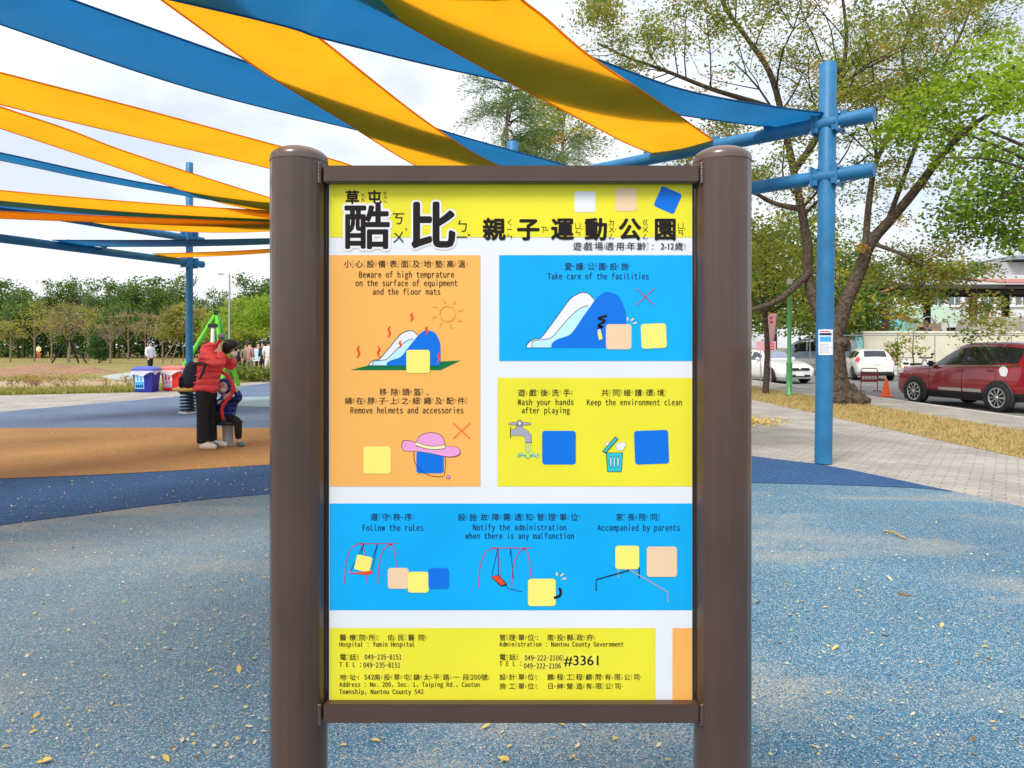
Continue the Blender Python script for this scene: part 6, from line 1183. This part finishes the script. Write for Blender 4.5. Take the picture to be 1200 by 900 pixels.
# grasses: verge, weeds, dry lawn
def blades(name, pts, hgt, mats, w_=.012, lab=''):
    N = len(pts); P0 = np.array(pts, float); hh = hgt * rng.uniform(.5, 1.3, N); an = rng.uniform(0, 6.28, N); ln = rng.normal(size=(N, 2)) * hh[:, None] * .5
    V = np.empty((N, 4, 3)); dx = np.cos(an) * w_; dy = np.sin(an) * w_
    V[:, 0] = P0 - np.stack([dx, dy, 0 * dx], 1); V[:, 1] = P0 + np.stack([dx, dy, 0 * dx], 1)
    tip = P0 + np.stack([ln[:, 0], ln[:, 1], hh], 1); V[:, 2] = tip + np.stack([dx * .15, dy * .15, 0 * dx], 1); V[:, 3] = tip - np.stack([dx * .15, dy * .15, 0 * dx], 1)
    me = bpy.data.meshes.new(name); me.vertices.add(N * 4); me.vertices.foreach_set('co', V.ravel()); me.loops.add(N * 4); me.loops.foreach_set('vertex_index', np.arange(N * 4, dtype=np.int32)); me.polygons.add(N)
    me.polygons.foreach_set('loop_start', np.arange(0, N * 4, 4, dtype=np.int32)); me.polygons.foreach_set('loop_total', np.full(N, 4, np.int32))
    for m in mats: me.materials.append(m)
    me.polygons.foreach_set('material_index', pick(N, np.ones(len(mats))).astype(np.int32)); me.update(calc_edges=True)
    o = bpy.data.objects.new(name, me); COL.objects.link(o); o['kind'] = 'stuff'; o['label'] = lab; return o
blades('dry_grass', np.stack([rng.uniform(6.45, 8.65, 42000), 4 + 30 * rng.random(42000) ** 1.3, np.full(42000, -.01)], 1), .05, [M['straw'], M['straw'], M['lf_tan'], M['straw'], M['blade']], .006, 'short dry straw-coloured grass strip beside the paving')
pv = []
for i in range(15000):
    px = rng.uniform(-50, 320); y0 = np.interp(px, [-50, 0, 160, 200, 318], [463.5, 462.5, 459, 456.5, 444.5]); py = y0 - abs(rng.normal()) * 3.4; v = G(px, max(430, py)); pv.append((v.x, v.y, -.015))
blades('verge_grass', pv, .11, [M['blade'], M['lf_yell'], M['blade'], M['straw']], .012, 'green grass fringe along the far edge of the paving')
pv = []
for i in range(14000): px = rng.uniform(-50, 330); py = rng.uniform(417.5, 447); py = py if not (112 < px < 255 and 429 < py < 445) else 420; v = G(px, py); pv.append((v.x, v.y, -.02))
blades('field_grass', pv, .07, [M['straw'], M['lf_tan'], M['blade']], .014, 'dry grass of the field')
for i in range(26):
    px = rng.choice([rng.uniform(0, 60), rng.uniform(40, 170), rng.uniform(170, 260)]); v = G(px, rng.uniform(448, 455)); n = 40
    t = root('weed', 'small dry brown weed in the strip of bare earth beside the paving', 'weed', v, 0, 'weeds along the bare earth strip'); W = MB()
    for k in range(6): W.tube([(0, 0, 0), tuple(rng.normal(size=3) * np.array((.12, .12, .03)) + np.array((0, 0, .22)))], .008, M['bark_pale'], 4)
    W.build('stem', t); leaves('leaf', rng.normal(size=(n, 3)) * np.array((.13, .13, .07)) + np.array((0, 0, .2)), .1, [M['lf_rust'], M['lf_tan'], M['lf_olive']], pick(n, (3, 3, 2)), t)
# fallen leaves on the rubber
protos = []
for k, mm in enumerate((M['leaf_y'], M['leaf_y'], M['leaf_c'], M['leaf_b'])):
    q = MB(); n = 7; L0 = 1.0
    up_ = [(i / n - .5, .21 * math.sin(math.pi * (i / n) ** .8), .10 * math.sin(3 * i / n + k)) for i in range(n + 1)]; dn = [(a, -b, c + .03) for a, b, c in up_]; md = [(a, 0, c - .04) for a, b, c in up_]
    q.add(up_ + md + dn, [[i, i + 1, n + 2 + i, n + 1 + i] for i in range(n)] + [[n + 1 + i, n + 2 + i, 2 * n + 3 + i, 2 * n + 2 + i] for i in range(n)], mm, True); q.tube([(-.5, 0, .0), (-.72, .03, .03)], .012, mm, 4)
    protos.append(q.build('fallen_leaf'))
cols_ = ('yellow', 'mustard', 'cream', 'brown'); first = [True] * 4
def drop(px, py, s, k):
    v = G(px, py); src = protos[k]
    if first[k]: o = src; first[k] = False
    else: o = src.copy(); COL.objects.link(o)
    z = .006 if not (535 < py < 600) else .010
    o.location = (v.x, v.y, z + s * .05); o.scale = (s, s * rng.uniform(.8, 1.2), s); o.rotation_euler = (rng.normal() * .15, rng.normal() * .15, rng.uniform(0, 6.28))
    tag(o, 'small dry %s leaf fallen on the blue rubber floor' % cols_[k], 'leaf', 'fallen leaves on the rubber floor')
lst = [(548 * .511, 679 * .511 + 440, .05, 1), (101 * .511, 890 * .511 + 440, .06, 1), (381 * .511, 884 * .511 + 440, .045, 1), (82 * .511, 784 * .511 + 440, .04, 1), (233 * .467 + 870, 602 * .467 + 480, .045, 1), (38 * .467 + 870, 486 * .467 + 480, .05, 1), (405 * .467 + 870, 466 * .467 + 480, .07, 3), (372 * .467 + 870, 428 * .467 + 480, .06, 2), (361 * .467 + 870, 568 * .467 + 480, .04, 3), (569, 854, .04, 1), (590, 892, .05, 1), (440, 870, .035, 0), (720, 868, .035, 0)]
for a in lst: drop(*a)
for i in range(165):
    left = rng.random() < .58
    px = rng.uniform(-10, 318) if left else rng.uniform(878, 1200); py = 582 + 310 * rng.random() ** 1.5 if left else 600 + 290 * rng.random() ** 1.3
    if i % 9 == 0: px = rng.uniform(385, 810); py = rng.uniform(850, 899)
    drop(px, py, rng.uniform(.014, .034), pick(1, (4, 3, 4, .8))[0])
q = MB(); a = G(1036, 624); b_ = G(1061, 633); q.tube([(a.x, a.y, .012), ((a.x + b_.x) / 2, (a.y + b_.y) / 2, .03), (b_.x, b_.y, .012)], .008, M['straw'], 6); tag(q.build('dry_twig'), 'long pale dry twig lying on the blue rubber right of the sign', 'twig')
# specks too many to count
N = 2300; px = np.where(rng.random(N) < .62, rng.uniform(-20, 320, N), rng.uniform(878, 1210, N)); py = 505 + 390 * rng.random(N) ** 2.1
ok = ~((px > 860) & (py < 575)); pts = np.array([list(G(a, b)) for a, b in zip(px[ok], py[ok])]); pts[:, 2] = .013
fl = leaves('leaf_litter', pts, .015, [M['leaf_c'], M['leaf_y'], M['leaf_b']], pick(len(pts), (5, 3, .5)), None, .6, .05); fl['kind'] = 'stuff'; fl['label'] = 'tiny pale leaf flecks strewn over the rubber floor'
v = G(880, 496); t = root('leaf_pile', 'small heap of yellow leaves on the paving right beside the sign post', 'leaf pile', (v.x, v.y, 0)); q = rng.normal(size=(900, 3)) * np.array((.3, .28, .05)); q[:, 2] = np.abs(q[:, 2]) + .005
leaves('leaf', q, .05, [M['leaf_y'], M['straw']], pick(900, (2, 1)), t, .5, .3)
